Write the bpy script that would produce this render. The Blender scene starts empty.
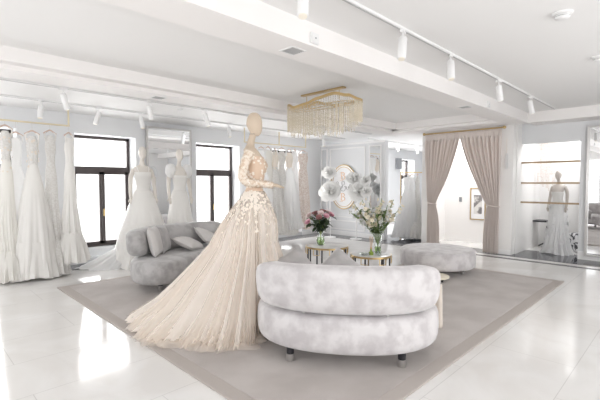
import bpy, math, random
from math import sin, cos, pi, radians, sqrt
from mathutils import Vector, Matrix
random.seed(7)
SC = bpy.context.scene
COL = SC.collection

# ------------------------------------------------------------------ materials
def mat(name, col, rough=0.5, metal=0.0, spec=0.5, sheen=0.0, patch=None, bump=None, trans=None, alpha=1.0, emit=None, coat=0.0):
    m = bpy.data.materials.new(name); m.use_nodes = True
    nt = m.node_tree; N = nt.nodes; L = nt.links
    for n in list(N): N.remove(n)
    out = N.new('ShaderNodeOutputMaterial'); p = N.new('ShaderNodeBsdfPrincipled')
    p.inputs['Base Color'].default_value = (*col, 1); p.inputs['Roughness'].default_value = rough
    p.inputs['Metallic'].default_value = metal; p.inputs['Specular IOR Level'].default_value = spec
    p.inputs['Sheen Weight'].default_value = sheen; p.inputs['Coat Weight'].default_value = coat
    p.inputs['Coat Roughness'].default_value = 0.04
    if emit: p.inputs['Emission Color'].default_value = (*emit[0], 1); p.inputs['Emission Strength'].default_value = emit[1]
    tc = N.new('ShaderNodeTexCoord')
    def noise(scale, detail=3, vec='Object'):
        n = N.new('ShaderNodeTexNoise'); n.inputs['Scale'].default_value = scale; n.inputs['Detail'].default_value = detail
        L.new(tc.outputs[vec], n.inputs['Vector']); return n
    if patch:                     # (other colour, scale, lo, hi)
        n = noise(patch[1], 9); r = N.new('ShaderNodeValToRGB')
        r.color_ramp.elements[0].position = patch[2]; r.color_ramp.elements[0].color = (*patch[0], 1)
        r.color_ramp.elements[1].position = patch[3]; r.color_ramp.elements[1].color = (*col, 1)
        L.new(n.outputs['Fac'], r.inputs['Fac']); L.new(r.outputs['Color'], p.inputs['Base Color'])
    if bump:                      # (scale, strength)
        n = noise(bump[0], 4); b = N.new('ShaderNodeBump'); b.inputs['Strength'].default_value = bump[1]; b.inputs['Distance'].default_value = 0.01
        L.new(n.outputs['Fac'], b.inputs['Height']); L.new(b.outputs['Normal'], p.inputs['Normal'])
    sh = p.outputs['BSDF']
    if trans:                     # translucent cloth: (factor, colour)
        t = N.new('ShaderNodeBsdfTranslucent'); t.inputs['Color'].default_value = (*trans[1], 1)
        x = N.new('ShaderNodeMixShader'); x.inputs['Fac'].default_value = trans[0]
        L.new(sh, x.inputs[1]); L.new(t.outputs['BSDF'], x.inputs[2]); sh = x.outputs['Shader']
    if alpha < 1:
        t = N.new('ShaderNodeBsdfTransparent'); x = N.new('ShaderNodeMixShader'); x.inputs['Fac'].default_value = alpha
        L.new(t.outputs['BSDF'], x.inputs[1]); L.new(sh, x.inputs[2]); sh = x.outputs['Shader']
    L.new(sh, out.inputs['Surface'])
    return m

def thin_glass(name, tint=(1, 1, 1), gloss=0.08, rough=0.0):
    m = bpy.data.materials.new(name); m.use_nodes = True
    nt = m.node_tree; N = nt.nodes; L = nt.links
    for n in list(N): N.remove(n)
    out = N.new('ShaderNodeOutputMaterial'); t = N.new('ShaderNodeBsdfTransparent'); t.inputs['Color'].default_value = (*tint, 1)
    g = N.new('ShaderNodeBsdfGlossy'); g.inputs['Roughness'].default_value = rough
    x = N.new('ShaderNodeMixShader')
    lw = N.new('ShaderNodeLayerWeight'); lw.inputs['Blend'].default_value = 0.25
    mm = N.new('ShaderNodeMath'); mm.operation = 'MULTIPLY_ADD'; mm.inputs[1].default_value = 0.5; mm.inputs[2].default_value = gloss
    L.new(lw.outputs['Fresnel'], mm.inputs[0]); L.new(mm.outputs[0], x.inputs['Fac'])
    L.new(t.outputs['BSDF'], x.inputs[1]); L.new(g.outputs['BSDF'], x.inputs[2]); L.new(x.outputs['Shader'], out.inputs['Surface'])
    return m

def marble_floor():
    m = mat('white_marble', (0.80, 0.79, 0.78), 0.10, spec=0.42)
    nt = m.node_tree; N = nt.nodes; L = nt.links
    p = [n for n in N if n.type == 'BSDF_PRINCIPLED'][0]
    geo = N.new('ShaderNodeNewGeometry')
    br = N.new('ShaderNodeTexBrick'); br.offset = 0.5
    br.inputs['Scale'].default_value = 1.0; br.inputs['Brick Width'].default_value = 1.28; br.inputs['Row Height'].default_value = 0.66
    br.inputs['Mortar Size'].default_value = 0.0035; br.inputs['Mortar Smooth'].default_value = 0.3
    br.inputs['Color1'].default_value = (0.775, 0.765, 0.755, 1); br.inputs['Color2'].default_value = (0.755, 0.745, 0.735, 1)
    br.inputs['Mortar'].default_value = (0.62, 0.61, 0.60, 1)
    L.new(geo.outputs['Position'], br.inputs['Vector'])
    ns = N.new('ShaderNodeTexNoise'); ns.inputs['Scale'].default_value = 1.3; ns.inputs['Detail'].default_value = 8; ns.inputs['Distortion'].default_value = 1.2
    L.new(geo.outputs['Position'], ns.inputs['Vector'])
    r = N.new('ShaderNodeValToRGB'); r.color_ramp.elements[0].position = 0.40; r.color_ramp.elements[0].color = (0.93, 0.92, 0.91, 1)
    r.color_ramp.elements[1].position = 0.6; r.color_ramp.elements[1].color = (1, 1, 1, 1)
    L.new(ns.outputs['Fac'], r.inputs['Fac'])
    mx = N.new('ShaderNodeMix'); mx.data_type = 'RGBA'; mx.blend_type = 'MULTIPLY'; mx.inputs['Factor'].default_value = 1
    L.new(br.outputs['Color'], mx.inputs['A']); L.new(r.outputs['Color'], mx.inputs['B']); L.new(mx.outputs['Result'], p.inputs['Base Color'])
    return m

M = {}
M['floor'] = marble_floor()
M['dark_marble'] = mat('dark_marble', (0.10, 0.105, 0.12), 0.08, patch=((0.05, 0.05, 0.06), 3, .35, .65))
M['black_line'] = mat('black_stone', (0.03, 0.03, 0.035), 0.2)
M['wall'] = mat('pale_grey_paint', (0.73, 0.74, 0.755), 0.6)
M['warm_wall'] = mat('warm_white_paint', (0.86, 0.85, 0.84), 0.6)
M['ceil'] = mat('ceiling_white', (0.84, 0.835, 0.83), 0.7)
M['beam'] = mat('cornice_warm_white', (0.86, 0.84, 0.83), 0.7)
M['white'] = mat('white_lacquer', (0.88, 0.88, 0.88), 0.35)
M['white_metal'] = mat('white_powder_coat', (0.80, 0.80, 0.80), 0.4)
M['grey_plastic'] = mat('grey_plastic', (0.30, 0.31, 0.33), 0.5)
M['track'] = mat('track_aluminium', (0.45, 0.45, 0.45), 0.4)
M['frame'] = mat('dark_brown_frame', (0.060, 0.046, 0.045), 0.4)
M['door_dark'] = mat('dark_door_wood', (0.05, 0.035, 0.035), 0.4)
M['gold'] = mat('brushed_gold', (0.60, 0.44, 0.22), 0.28, metal=0.9)
M['pale_gold'] = mat('pale_gold_rail', (0.72, 0.64, 0.46), 0.3, metal=0.75)
M['steel'] = mat('brushed_steel', (0.62, 0.61, 0.60), 0.28, metal=0.9)
M['black'] = mat('black_lacquer', (0.02, 0.02, 0.025), 0.3)
M['rug'] = mat('taupe_rug', (0.485, 0.445, 0.425), 0.95, sheen=0.3, patch=((0.40, 0.36, 0.34), 2.3, .38, .62), bump=(160, .6), spec=.15)
M['rug_border'] = mat('rug_border', (0.455, 0.415, 0.39), 0.9, bump=(200, .4), spec=.15)
M['velvet'] = mat('silver_crushed_velvet', (0.62, 0.60, 0.605), 0.75, sheen=0.4, patch=((0.485, 0.46, 0.47), 7.5, .38, .58), bump=(9, .35), spec=.25)
M['velvet2'] = mat('grey_crushed_velvet', (0.47, 0.46, 0.46), 0.75, sheen=0.4, patch=((0.34, 0.33, 0.33), 7.0, .40, .58), bump=(9, .35), spec=.25)
M['cushion'] = mat('grey_cushion_velvet', (0.46, 0.44, 0.44), 0.8, sheen=0.5, patch=((0.36, 0.35, 0.35), 7, .4, .6), bump=(20, .3), spec=.2)
M['cushion_light'] = mat('light_cushion_fabric', (0.62, 0.60, 0.59), 0.85, sheen=0.3, bump=(40, .3), spec=.2)
M['lace_mesh'] = mat('lace_over_nude_mesh', (0.80, 0.71, 0.61), 0.7, spec=.2, patch=((0.64, 0.50, 0.38), 38, .40, .52), bump=(60, .4))
M['skin'] = mat('beige_mannequin_fabric', (0.60, 0.495, 0.39), 0.7, bump=(60, .08))
M['skin_white'] = mat('white_mannequin', (0.72, 0.68, 0.63), 0.6)
M['skin_grey'] = mat('grey_mannequin', (0.55, 0.50, 0.46), 0.6)
M['champagne'] = mat('champagne_tulle', (0.86, 0.795, 0.73), 0.8, sheen=0.3, spec=.2, trans=(.25, (0.90, 0.82, 0.74)), bump=(14, .15))
M['tulle'] = mat('sheer_tulle', (0.90, 0.82, 0.74), 0.8, spec=.1, trans=(.3, (0.92, 0.84, 0.76)), alpha=0.33)
M['nude'] = mat('nude_bodice_mesh', (0.68, 0.52, 0.40), 0.6, spec=.2)
M['lace'] = mat('ivory_lace', (0.86, 0.79, 0.71), 0.7, spec=.2)
M['satin'] = mat('white_satin', (0.88, 0.865, 0.84), 0.5, sheen=0.2, spec=.3, trans=(.2, (0.9, 0.9, 0.88)), bump=(6, .15))
M['ivory'] = mat('ivory_tulle', (0.88, 0.865, 0.83), 0.75, spec=.2, trans=(.3, (0.88, 0.87, 0.84)), bump=(10, .2))
M['white_tulle'] = mat('white_tulle', (0.88, 0.88, 0.88), 0.8, spec=.2, trans=(.35, (0.93, 0.93, 0.93)), bump=(10, .15))
M['blush'] = mat('blush_beaded_lace', (0.66, 0.55, 0.49), 0.6, patch=((0.82, 0.76, 0.72), 45, .42, .58), bump=(60, .6))
M['silver_lace'] = mat('silver_lace', (0.76, 0.74, 0.71), 0.7, patch=((0.86, 0.85, 0.83), 40, .42, .58), bump=(50, .5), trans=(.2, (0.8, 0.8, 0.8)))
M['wood'] = mat('rose_wood_hanger', (0.62, 0.46, 0.38), 0.5)
M['curtain'] = mat('blush_curtain', (0.79, 0.72, 0.68), 0.6, sheen=0.4, spec=.3, trans=(.12, (0.72, 0.63, 0.58)), bump=(18, .15))
M['mirror'] = mat('mirror_silver', (0.93, 0.94, 0.95), 0.015, metal=1.0)
M['glass'] = thin_glass('clear_window_glass')
M['vase_glass'] = thin_glass('vase_glass', (0.93, 0.96, 0.95), 0.14)
M['crystal'] = mat('crystal_bead', (0.91, 0.84, 0.70), 0.10, spec=1.0, alpha=0.66)
M['water'] = thin_glass('green_water', (0.72, 0.84, 0.55), 0.05)
M['leaf'] = mat('dark_green_leaf', (0.045, 0.085, 0.035), 0.5, patch=((0.03, 0.05, 0.025), 20, .4, .6))
M['leaf_light'] = mat('fresh_green_leaf', (0.22, 0.31, 0.11), 0.5, patch=((0.13, 0.20, 0.06), 20, .4, .6))
M['stem'] = mat('green_stem', (0.33, 0.44, 0.12), 0.5)
M['pink'] = mat('pink_petal', (0.88, 0.56, 0.64), 0.6, patch=((0.80, 0.40, 0.50), 30, .4, .6))
M['pale_pink'] = mat('pale_pink_petal', (0.90, 0.76, 0.75), 0.6)
M['cream'] = mat('cream_petal', (0.86, 0.80, 0.66), 0.6)
M['dusky'] = mat('dusky_rose_petal', (0.36, 0.17, 0.17), 0.6)
M['paper'] = mat('white_paper_petal', (0.93, 0.93, 0.92), 0.8, spec=.2, trans=(.2, (0.95, 0.95, 0.94)))
M['marble_top'] = mat('marble_tabletop', (0.84, 0.83, 0.82), 0.12, patch=((0.62, 0.62, 0.62), 2.2, .36, .5))
M['reed'] = mat('reed_stick', (0.62, 0.47, 0.34), 0.7)
M['oil'] = mat('green_bottle_glass', (0.26, 0.36, 0.06), 0.1)
M['amber'] = mat('amber_oil', (0.55, 0.36, 0.12), 0.2)
M['plaque'] = mat('plaque_white', (0.86, 0.86, 0.87), 0.4)
M['bronze'] = mat('bronze_letters', (0.66, 0.48, 0.36), 0.35, metal=0.6)
M['photo'] = mat('framed_print', (0.70, 0.69, 0.67), 0.4, patch=((0.22, 0.21, 0.21), 6, .45, .55))
M['ornate'] = mat('black_and_white_pattern', (0.75, 0.75, 0.76), 0.5, patch=((0.05, 0.05, 0.06), 14, .48, .52))
M['shelf_brass'] = mat('antique_brass_edge', (0.36, 0.27, 0.17), 0.35, metal=0.6)
M['lens'] = mat('lamp_lens', (0.9, 0.85, 0.75), 0.3)

# ------------------------------------------------------------------ mesh helpers
class MB:
    def __init__(s): s.v = []; s.f = []
    def add(s, vs, fs):
        o = len(s.v); s.v += [tuple(p) for p in vs]; s.f += [tuple(i + o for i in f) for f in fs]; return s
    def box(s, x0, x1, y0, y1, z0, z1):
        vs = [(x, y, z) for x in (x0, x1) for y in (y0, y1) for z in (z0, z1)]
        return s.add(vs, [(0, 1, 3, 2), (4, 6, 7, 5), (0, 4, 5, 1), (2, 3, 7, 6), (0, 2, 6, 4), (1, 5, 7, 3)])
    def loft(s, rings, closed=True, cap0=True, cap1=True):
        n = len(rings[0]); vs = [p for r in rings for p in r]; fs = []
        for i in range(len(rings) - 1):
            for j in range(n if closed else n - 1):
                k = (j + 1) % n; fs.append((i * n + j, i * n + k, (i + 1) * n + k, (i + 1) * n + j))
        if cap0: fs.append(tuple(range(n))[::-1])
        if cap1: fs.append(tuple((len(rings) - 1) * n + j for j in range(n)))
        return s.add(vs, fs)
    def lathe(s, prof, c=(0, 0, 0), n=24, cap0=True, cap1=True):
        return s.loft([[(c[0] + r * cos(2 * pi * j / n), c[1] + r * sin(2 * pi * j / n), c[2] + z) for j in range(n)] for r, z in prof], True, cap0, cap1)
    def tube(s, path, rad, n=8, caps=True):
        P = [Vector(p) for p in path]; R = rad if isinstance(rad, (list, tuple)) else [rad] * len(P); rings = []
        ref = None
        for i, p in enumerate(P):
            t = (P[min(i + 1, len(P) - 1)] - P[max(i - 1, 0)]).normalized()
            if ref is None:
                ref = Vector((0, 0, 1)) if abs(t.z) < .9 else Vector((1, 0, 0))
            a = t.cross(ref).normalized(); b = t.cross(a).normalized(); ref = -b if b.dot(ref) < 0 else b
            a = t.cross(ref).normalized(); b = t.cross(a)
            rings.append([p + a * R[i] * cos(2 * pi * j / n) + b * R[i] * sin(2 * pi * j / n) for j in range(n)])
        return s.loft(rings, True, caps, caps)
    def ellipsoid(s, c, r, n=16, m=10, e=1.0, rot=None):
        rings = []
        sp = lambda v: math.copysign(abs(v) ** e, v)
        for i in range(1, m):
            ph = -pi / 2 + pi * i / m
            ring = []
            for j in range(n):
                th = 2 * pi * j / n
                q = Vector((r[0] * sp(cos(ph)) * sp(cos(th)), r[1] * sp(cos(ph)) * sp(sin(th)), r[2] * sp(sin(ph))))
                if rot: q = rot @ q
                ring.append(Vector(c) + q)
            rings.append(ring)
        return s.loft(rings)
    def build(s, name, m, parent=None, smooth=True, loc=None, rz=0.0, ang=50):
        me = bpy.data.meshes.new(name); me.from_pydata(s.v, [], s.f); me.update()
        if isinstance(m, str): m = M[m]
        me.materials.append(m)
        if smooth:
            for p in me.polygons: p.use_smooth = True
            if ang is not None: 
                try: me.set_sharp_from_angle(angle=radians(ang))
                except Exception: pass
        o = bpy.data.objects.new(name, me); COL.objects.link(o)
        if parent: o.parent = parent
        if loc: o.location = loc
        o.rotation_euler.z = rz
        return o

def empty(name, loc=(0, 0, 0), rz=0.0):
    o = bpy.data.objects.new(name, None); COL.objects.link(o); o.location = loc; o.rotation_euler.z = rz
    o.empty_display_size = .1; return o
def tag(o, label, cat, group=None, kind=None):
    o['label'] = label; o['category'] = cat
    if group: o['group'] = group
    if kind: o['kind'] = kind
    return o
def struct(o, label=None):
    o['kind'] = 'structure'
    if label: o['label'] = label
    return o
def sbox(name, m, *b):
    mb = MB()
    for q in b: mb.box(*q)
    return struct(mb.build(name, m, smooth=False))
def dup(root, loc, rz, label, group=None):
    r = root.copy(); COL.objects.link(r); r.location = loc; r.rotation_euler.z = rz; r['label'] = label
    if group: r['group'] = group
    for ch in list(root.children):
        c = ch.copy(); COL.objects.link(c); c.parent = r
        for g in ch.children:
            d = g.copy(); COL.objects.link(d); d.parent = c
    return r
def solid(o, t, off=0):
    md = o.modifiers.new('thickness', 'SOLIDIFY'); md.thickness = t; md.offset = off; return o
def subsurf(o, n=1):
    md = o.modifiers.new('smooth', 'SUBSURF'); md.levels = n; md.render_levels = n; return o
def catmull(pts, per=8, closed=True):
    n = len(pts); out = []
    for i in range(n if closed else n - 1):
        g = (lambda k: Vector(pts[k % n])) if closed else (lambda k: Vector(pts[max(0, min(n - 1, k))]))
        p0, p1, p2, p3 = g(i - 1), g(i), g(i + 1), g(i + 2)
        for k in range(per):
            t = k / per
            out.append(0.5 * ((2 * p1) + (p2 - p0) * t + (2 * p0 - 5 * p1 + 4 * p2 - p3) * t * t + (3 * p1 - p0 - 3 * p2 + p3) * t ** 3))
    if not closed: out.append(Vector(pts[-1]))
    return out

# ------------------------------------------------------------------ room shell
WY, WX = 8.05, 9.0            # window wall, partition wall
sbox('floor', 'floor', (-2.6, 16.2, -2.6, 8.6, -0.1, 0.0))
sbox('trim_1', 'dark_marble', (-2.5, 9.0, 7.72, 8.05, 0.0, 0.004))
sbox('trim_2', 'black_line', (-2.5, 8.42, 7.58, 7.605, 0.0, 0.004), (-2.5, 8.42, 7.64, 7.665, 0.0, 0.004))
sbox('trim_3', 'dark_marble', (8.62, 9.02, 4.5, 7.72, 0.0, 0.004), (8.80, 9.0, -2.5, 4.5, 0.0, 0.004), (9.0, 9.40, -2.5, 1.62, 0, .004), (9.0, 9.9, 1.62, 2.7, 0.0, 0.004), (9.0, 9.35, 2.95, 4.5, 0, .004), (9.02, 12.5, 4.75, 6.3, 0, .004))
sbox('trim_4', 'black_line', (8.45, 8.48, -2.5, 7.605, 0.0, 0.004), (8.53, 8.56, -2.5, 7.605, 0.0, 0.004))

# window wall with its reveals
wins = [(0.25, 1.43), (2.30, 3.42), (4.79, 5.99), (7.00, 8.20), (11.45, 12.65), (13.60, 14.62)]
Z0, Z1 = 0.25, 2.41
mb = MB(); x = -2.6
for a, b in wins:
    mb.box(x, a, WY, 8.55, 0, 2.76); x = b
mb.box(x, 16.2, WY, 8.55, 0, 2.76)
for a, b in wins:
    mb.box(a, b, WY, 8.55, Z1, 2.76); mb.box(a, b, WY, 8.55, 0, 0.1); mb.box(a, b, 8.20, 8.55, 0.1, Z0)
struct(mb.build('wall_left', 'wall', smooth=False))
for i, (a, b) in enumerate(wins):
    w = empty('window_%d' % (i + 1), ((a + b) / 2, 8.40, Z0)); struct(w)
    h = (b - a) / 2; H = Z1 - Z0
    f = MB()
    t = .055
    f.box(-h, h, -.03, .04, 0, t).box(-h, h, -.03, .04, H - t, H).box(-h, -h + t, -.03, .04, 0, H).box(h - t, h, -.03, .04, 0, H)
    f.box(-h, h, -.035, .045, 1.47, 1.57)
    f.build('window_frame', 'frame', w, False)
    for sx in (-1, 1):
        s_ = MB(); x0, x1 = (-h + t, -.003) if sx < 0 else (.003, h - t)
        y0, y1 = -.06, .0
        s_.box(x0, x1, y0, y1, t, t + .05).box(x0, x1, y0, y1, 1.42, 1.47).box(x0, x0 + .05, y0, y1, t, 1.47).box(x1 - .05, x1, y0, y1, t, 1.47)
        sash = s_.build('sash', 'frame', w, False)
        MB().box(x0 + .04, x1 - .04, -.034, -.028, t + .04, 1.43).build('pane', 'glass', sash, False)
        if sx > 0:
            MB().box(.012, .034, -.085, -.06, .60, .74).box(.012, .034, -.10, -.085, .70, .72).build('window_handle', 'gold', sash, False)
    MB().box(-h + t, h - t, -.004, .002, 1.56, H - t).build('pane', 'glass', w, False)

# back side of the room (behind and beside the camera): large openings added to let fill light in
sbox('wall_back', 'warm_wall', (-2.7, -2.5, -2.5, -1.9, .2, 2.5), (-2.7, -2.5, 1.9, 3.0, .2, 2.5), (-2.7, -2.5, 6.8, 8.6, .2, 2.5), (-2.7, -2.5, -2.5, 8.6, 2.5, 3.1), (-2.7, -2.5, -2.5, 8.6, 0, .2))
sbox('wall_right', 'warm_wall', (-2.7, -1.9, -2.7, -2.5, .2, 2.5), (1.9, 2.7, -2.7, -2.5, .2, 2.5), (6.6, 9.5, -2.7, -2.5, .2, 2.5), (-2.7, 9.5, -2.7, -2.5, 2.5, 3.1), (-2.7, 9.5, -2.7, -2.5, 0, .2))

# ceilings at their several heights
sbox('ceiling', 'ceil', (-2.6, 16.2, 5.6, 8.6, 2.76, 3.1), (-2.6, 8.46, 2.8, 5.15, 2.90, 3.1), (-2.6, 8.9, -2.6, 2.45, 2.90, 3.1), (9.0, 16.2, 2.5, 5.6, 2.76, 3.1), (9.4, 12.0, -2.6, 2.5, 2.76, 3.1))
sbox('trim_5', 'beam', (-2.6, 8.46, 5.20, 5.6, 2.70, 3.0), (-2.6, 8.46, 5.05, 5.20, 2.752, 3.0), (8.42, 9.0, 2.43, 5.6, 2.70, 3.0), (8.28, 8.42, 2.85, 5.2, 2.752, 3.0))
sbox('trim_6', 'beam', (-2.6, 8.42, 2.43, 2.83, 2.70, 3.0), (-2.6, 8.30, 2.83, 2.92, 2.745, 3.0))
sbox('trim_7', 'beam', (8.9, 9.45, -2.6, 2.43, 2.70, 3.0))

# partition wall with oval plaque, panel mouldings and two inset mirrors
PT = 2.62
sbox('wall_far', 'wall', (WX, 9.14, 5.80, WY, 0, PT))
mb = MB()
def rectmold(mb, y0, y1, z0, z1, w=.035, d=.018, X=WX):
    mb.box(X - d, X, y0, y1, z0, z0 + w).box(X - d, X, y0, y1, z1 - w, z1).box(X - d, X, y0, y0 + w, z0 + w, z1 - w).box(X - d, X, y1 - w, y1, z0 + w, z1 - w)
rectmold(mb, 6.42, 7.68, .52, 2.50); rectmold(mb, 6.42, 7.68, .16, .44)
mb.box(WX - .03, WX, 5.80, WY, PT - .05, PT)
mb.box(WX - .03, WX, 5.80, WY, 0, .12)
struct(mb.build('trim_8', 'white', smooth=False))
for nm, y0, y1, lab in (('a', 5.93, 6.26, 'tall narrow mirror let into the grey wall right of the oval plaque'), ('b', 7.80, 7.97, 'tall slim mirror let into the grey wall left of the oval plaque')):
    e = tag(empty('wall_mirror', (WX, (y0 + y1) / 2, .2)), lab, 'mirror')
    hw = (y1 - y0) / 2
    MB().box(-.016, -.004, -hw, hw, 0, 2.28).build('mirror_glass', 'mirror', e, False)
    f = MB(); f.box(-.025, 0, -hw - .03, -hw, -.03, 2.31).box(-.025, 0, hw, hw + .03, -.03, 2.31).box(-.025, 0, -hw, hw, -.03, 0).box(-.025, 0, -hw, hw, 2.28, 2.31)
    f.build('mirror_frame', 'white', e, False)

# curtain wall, return and niche wall
sbox('wall_curtain', 'warm_wall', (8.95, 9.15, 4.50, 4.72, 0, 2.70), (8.95, 9.15, 2.70, 2.97, 0, 2.70), (8.95, 9.15, 2.97, 4.50, 2.52, 2.70), (9.14, 12.0, 4.72, 4.80, 0, 2.76))
sbox('wall_niche', 'warm_wall', (9.15, 10.9, 2.68, 2.78, 0, 2.76))
sbox('wall_niche_front', 'wall', (9.43, 9.55, 1.63, 2.68, 2.33, 2.76), (9.43, 9.55, -2.6, 1.63, 0, 2.76))
sbox('wall_niche_back', 'warm_wall', (10.9, 11.0, -.4, 2.78, 0, 2.76), (9.55, 10.9, -.4, -.3, 0, 2.76))
sbox('wall_fitting_room', 'warm_wall', (10.2, 10.3, 2.78, 4.72, 0, 2.76))
sbox('wall_next_room', 'wall', (16.0, 16.2, 4.7, 8.6, 0, 2.76), (12.0, 16.2, 4.6, 4.72, 0, 2.76))
sbox('baseboard_left', 'white', *[(a, b, WY - .015, WY, 0, .11) for a, b in zip([-2.5] + [w[1] for w in wins], [w[0] for w in wins] + [16.0])])
sbox('baseboard_right', 'white', (9.41, 9.43, -2.5, 1.63, 0, .16), (8.93, 8.95, 2.70, 2.97, 0, .10))

# ------------------------------------------------------------------ rug
rp = [(1.57, 1.40), (7.08, 1.38), (7.08, 3.75), (4.55, 3.95), (4.55, 6.44), (1.57, 6.44)]
def inset(poly, d):
    out = []; n = len(poly)
    for i in range(n):
        p0, p1, p2 = Vector(poly[i - 1]), Vector(poly[i]), Vector(poly[(i + 1) % n])
        a = (p1 - p0).normalized(); b = (p2 - p1).normalized()
        na = Vector((-a.y, a.x)); nb = Vector((-b.y, b.x)); m_ = (na + nb); m_ = m_ / max(.2, m_.dot(na))
        out.append(tuple(p1 + m_ * d))
    return out
rug = tag(empty('area_rug', (0, 0, 0)), 'large taupe velvety rug with darker border under the sofas', 'rug')
q = inset(rp, .12); q1 = inset(rp, .012)
MB().loft([[(x, y, .001) for x, y in rp], [(x, y, .013) for x, y in rp], [(x, y, .016) for x, y in q1], [(x, y, .016) for x, y in q]], True, True, False).build('rug_border', 'rug_border', rug, False)
MB().loft([[(x, y, .010) for x, y in q], [(x, y, .019) for x, y in q]], True, False, True).build('rug_pile', 'rug', rug, False)
RZ = .019

# ------------------------------------------------------------------ crescent sofas
def make_sofa(label, vm, loc, az, sc=1.0, sx=1.0):
    root = tag(empty('crescent_sofa', loc, radians(az - 90)), label, 'sofa')
    ctl = [(0, 0), (.40, .05), (.70, .21), (.86, .50), (.80, .78), (.52, .86), (0, .72), (-.52, .86), (-.80, .78), (-.86, .50), (-.70, .21), (-.40, .05)]
    ctl = [(x * sc * sx, y * sc, 0) for x, y in ctl]
    out = catmull(ctl, 10)
    n = len(out)
    cen = Vector((0, .42 * sc, 0))
    nor = []
    for i in range(n):
        t = (out[(i + 1) % n] - out[i - 1]).normalized(); nn = Vector((t.y, -t.x, 0)); nor.append(nn)
    prof = [(.085, .125), (.045, .128), (.012, .15), (0, .19), (-.006, .27), (0, .36), (.012, .395), (.045, .420), (.09, .428)]
    rings = [[out[i] - nor[i] * d + Vector((0, 0, z)) for i in range(n)] for d, z in prof]
    m = MB(); m.loft(rings, True, True, False)
    # crowned top
    last = rings[-1]; k = len(m.v)
    r2 = [(p * .55 + cen * .45) + Vector((0, 0, .428 * .45 + .006)) for p in last]
    r3 = [(p * .12 + cen * .88) + Vector((0, 0, .428 * .88 + .009)) for p in last]
    m.loft([last, r2, r3], True, False, True)
    m.build('seat', vm, root)
    # back cushion swept round the rear edge
    pth = catmull([(x * sc * sx, y * sc, 0) for x, y in [(-.745, .40), (-.67, .28), (-.50, .175), (-.26, .115), (0, .10), (.26, .115), (.50, .175), (.67, .28), (.745, .40)]], 10, False)
    rings = []; N = len(pth); nn = 28
    L = [0]
    for i in range(1, N): L.append(L[-1] + (pth[i] - pth[i - 1]).length)
    for i in range(N):
        t = (pth[min(i + 1, N - 1)] - pth[max(i - 1, 0)]).normalized(); a = Vector((t.y, -t.x, 0))
        e = min(L[i], L[-1] - L[i]); R = .17
        k = sqrt(max(0.0, 1 - (1 - min(e, R) / R) ** 2)) if e < R else 1
        k = .30 + .70 * k
        hh = .192 * k * (0.93 + .07 * min(1, e / .5)); ww = .135 * k
        ring = []
        for j in range(nn):
            th = 2 * pi * j / nn; c_, s_ = cos(th), sin(th)
            ex = .62
            ring.append(pth[i] + a * ww * math.copysign(abs(c_) ** ex, c_) + Vector((0, 0, .632 + hh * math.copysign(abs(s_) ** ex, s_))) + a * .02 * s_)
        rings.append(ring)
    MB().loft(rings).build('backrest', vm, root)
    for (x, y) in ((-.49, .19), (.49, .19), (-.60, .62), (.60, .62)):
        x *= sc * sx; y *= sc
        lg = MB().lathe([(.032, .055), (.033, .135)], (x, y, 0), 16).build('leg', 'black', root)
        MB().lathe([(.032, 0), (.0345, .004), (.0345, .06)], (x, y, 0), 16).build('leg_cap', 'steel', lg)
    for x, y in ((-.36, .13), (.36, .13)):
        MB().lathe([(.014, .42), (.014, .50)], (x * sc * sx, y * sc, 0), 12).build('back_support', 'steel', root)
    return root
sofa1 = make_sofa('pale silver crushed velvet crescent sofa seen from behind in the foreground', 'velvet', (2.41, 1.90, RZ), 37.5, .98, .95)
sofa2 = make_sofa('grey velvet crescent sofa with scatter cushions by the windows', 'velvet2', (3.04, 6.08, RZ), -76, 1.13, 1.03)

def pillow(name, label, m, loc, rot, size=(.24, .24, .075), group=None, spin=0):
    R = Matrix.Rotation(rot[2], 3, 'Z') @ Matrix.Rotation(rot[1], 3, 'Y') @ Matrix.Rotation(rot[0], 3, 'X') @ Matrix.Rotation(radians(spin), 3, 'Z')
    mb = MB(); n = 14; vs = []; fs = []
    for side in (1, -1):
        for i in range(n + 1):
            for j in range(n + 1):
                u = -1 + 2 * i / n; v = -1 + 2 * j / n
                t = (max(0, 1 - u ** 4) * max(0, 1 - v ** 4)) ** .55
                pin = 1 - .09 * (1 - abs(abs(u) - abs(v))) * (1 if max(abs(u), abs(v)) > .99 else max(abs(u), abs(v)) ** 3) * 0 - .08 * (cos(u * pi / 2) * abs(v) ** 3 + cos(v * pi / 2) * abs(u) ** 3)
                vs.append(R @ Vector((size[0] * u * pin, size[1] * v * pin, side * size[2] * t)))
    k = (n + 1) ** 2
    for sd in (0, 1):
        for i in range(n):
            for j in range(n):
                a = sd * k + i * (n + 1) + j; f = (a, a + n + 1, a + n + 2, a + 1)
                fs.append(f if sd == 0 else f[::-1])
    mb.add(vs, fs)
    o = mb.build(name, m, loc=loc); return tag(o, label, 'cushion', group)
# cushions on the far sofa
G = 'scatter cushions on the far sofa'
pillow('scatter_cushion', 'light grey cushion standing at the near end of the far sofa', 'cushion_light', (2.62, 5.56, .66), (radians(78), 0, radians(52)), (.19, .22, .075), G)
pillow('scatter_cushion', 'darker grey cushion standing behind the light grey one on the far sofa', 'cushion', (2.82, 5.72, .66), (radians(76), 0, radians(48)), (.18, .21, .075), G)
pillow('scatter_cushion', 'pale cushion lying tilted in the middle of the far sofa', 'cushion_light', (3.22, 5.66, .555), (radians(22), radians(8), radians(35)), (.25, .18, .07), G)
pillow('scatter_cushion', 'light cushion leaning at the far end of the far sofa beside the gown', 'cushion_light', (3.64, 5.76, .60), (radians(35), radians(20), radians(20)), (.24, .18, .07), G)
G = 'cushions on the foreground sofa'
pillow('scatter_cushion', 'mauve grey cushion just showing over the foreground sofa back nearest the champagne gown', 'cushion', (2.90, 2.98, .57), (radians(50), 0, radians(-54)), (.235, .235, .08), G, 40)
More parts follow.
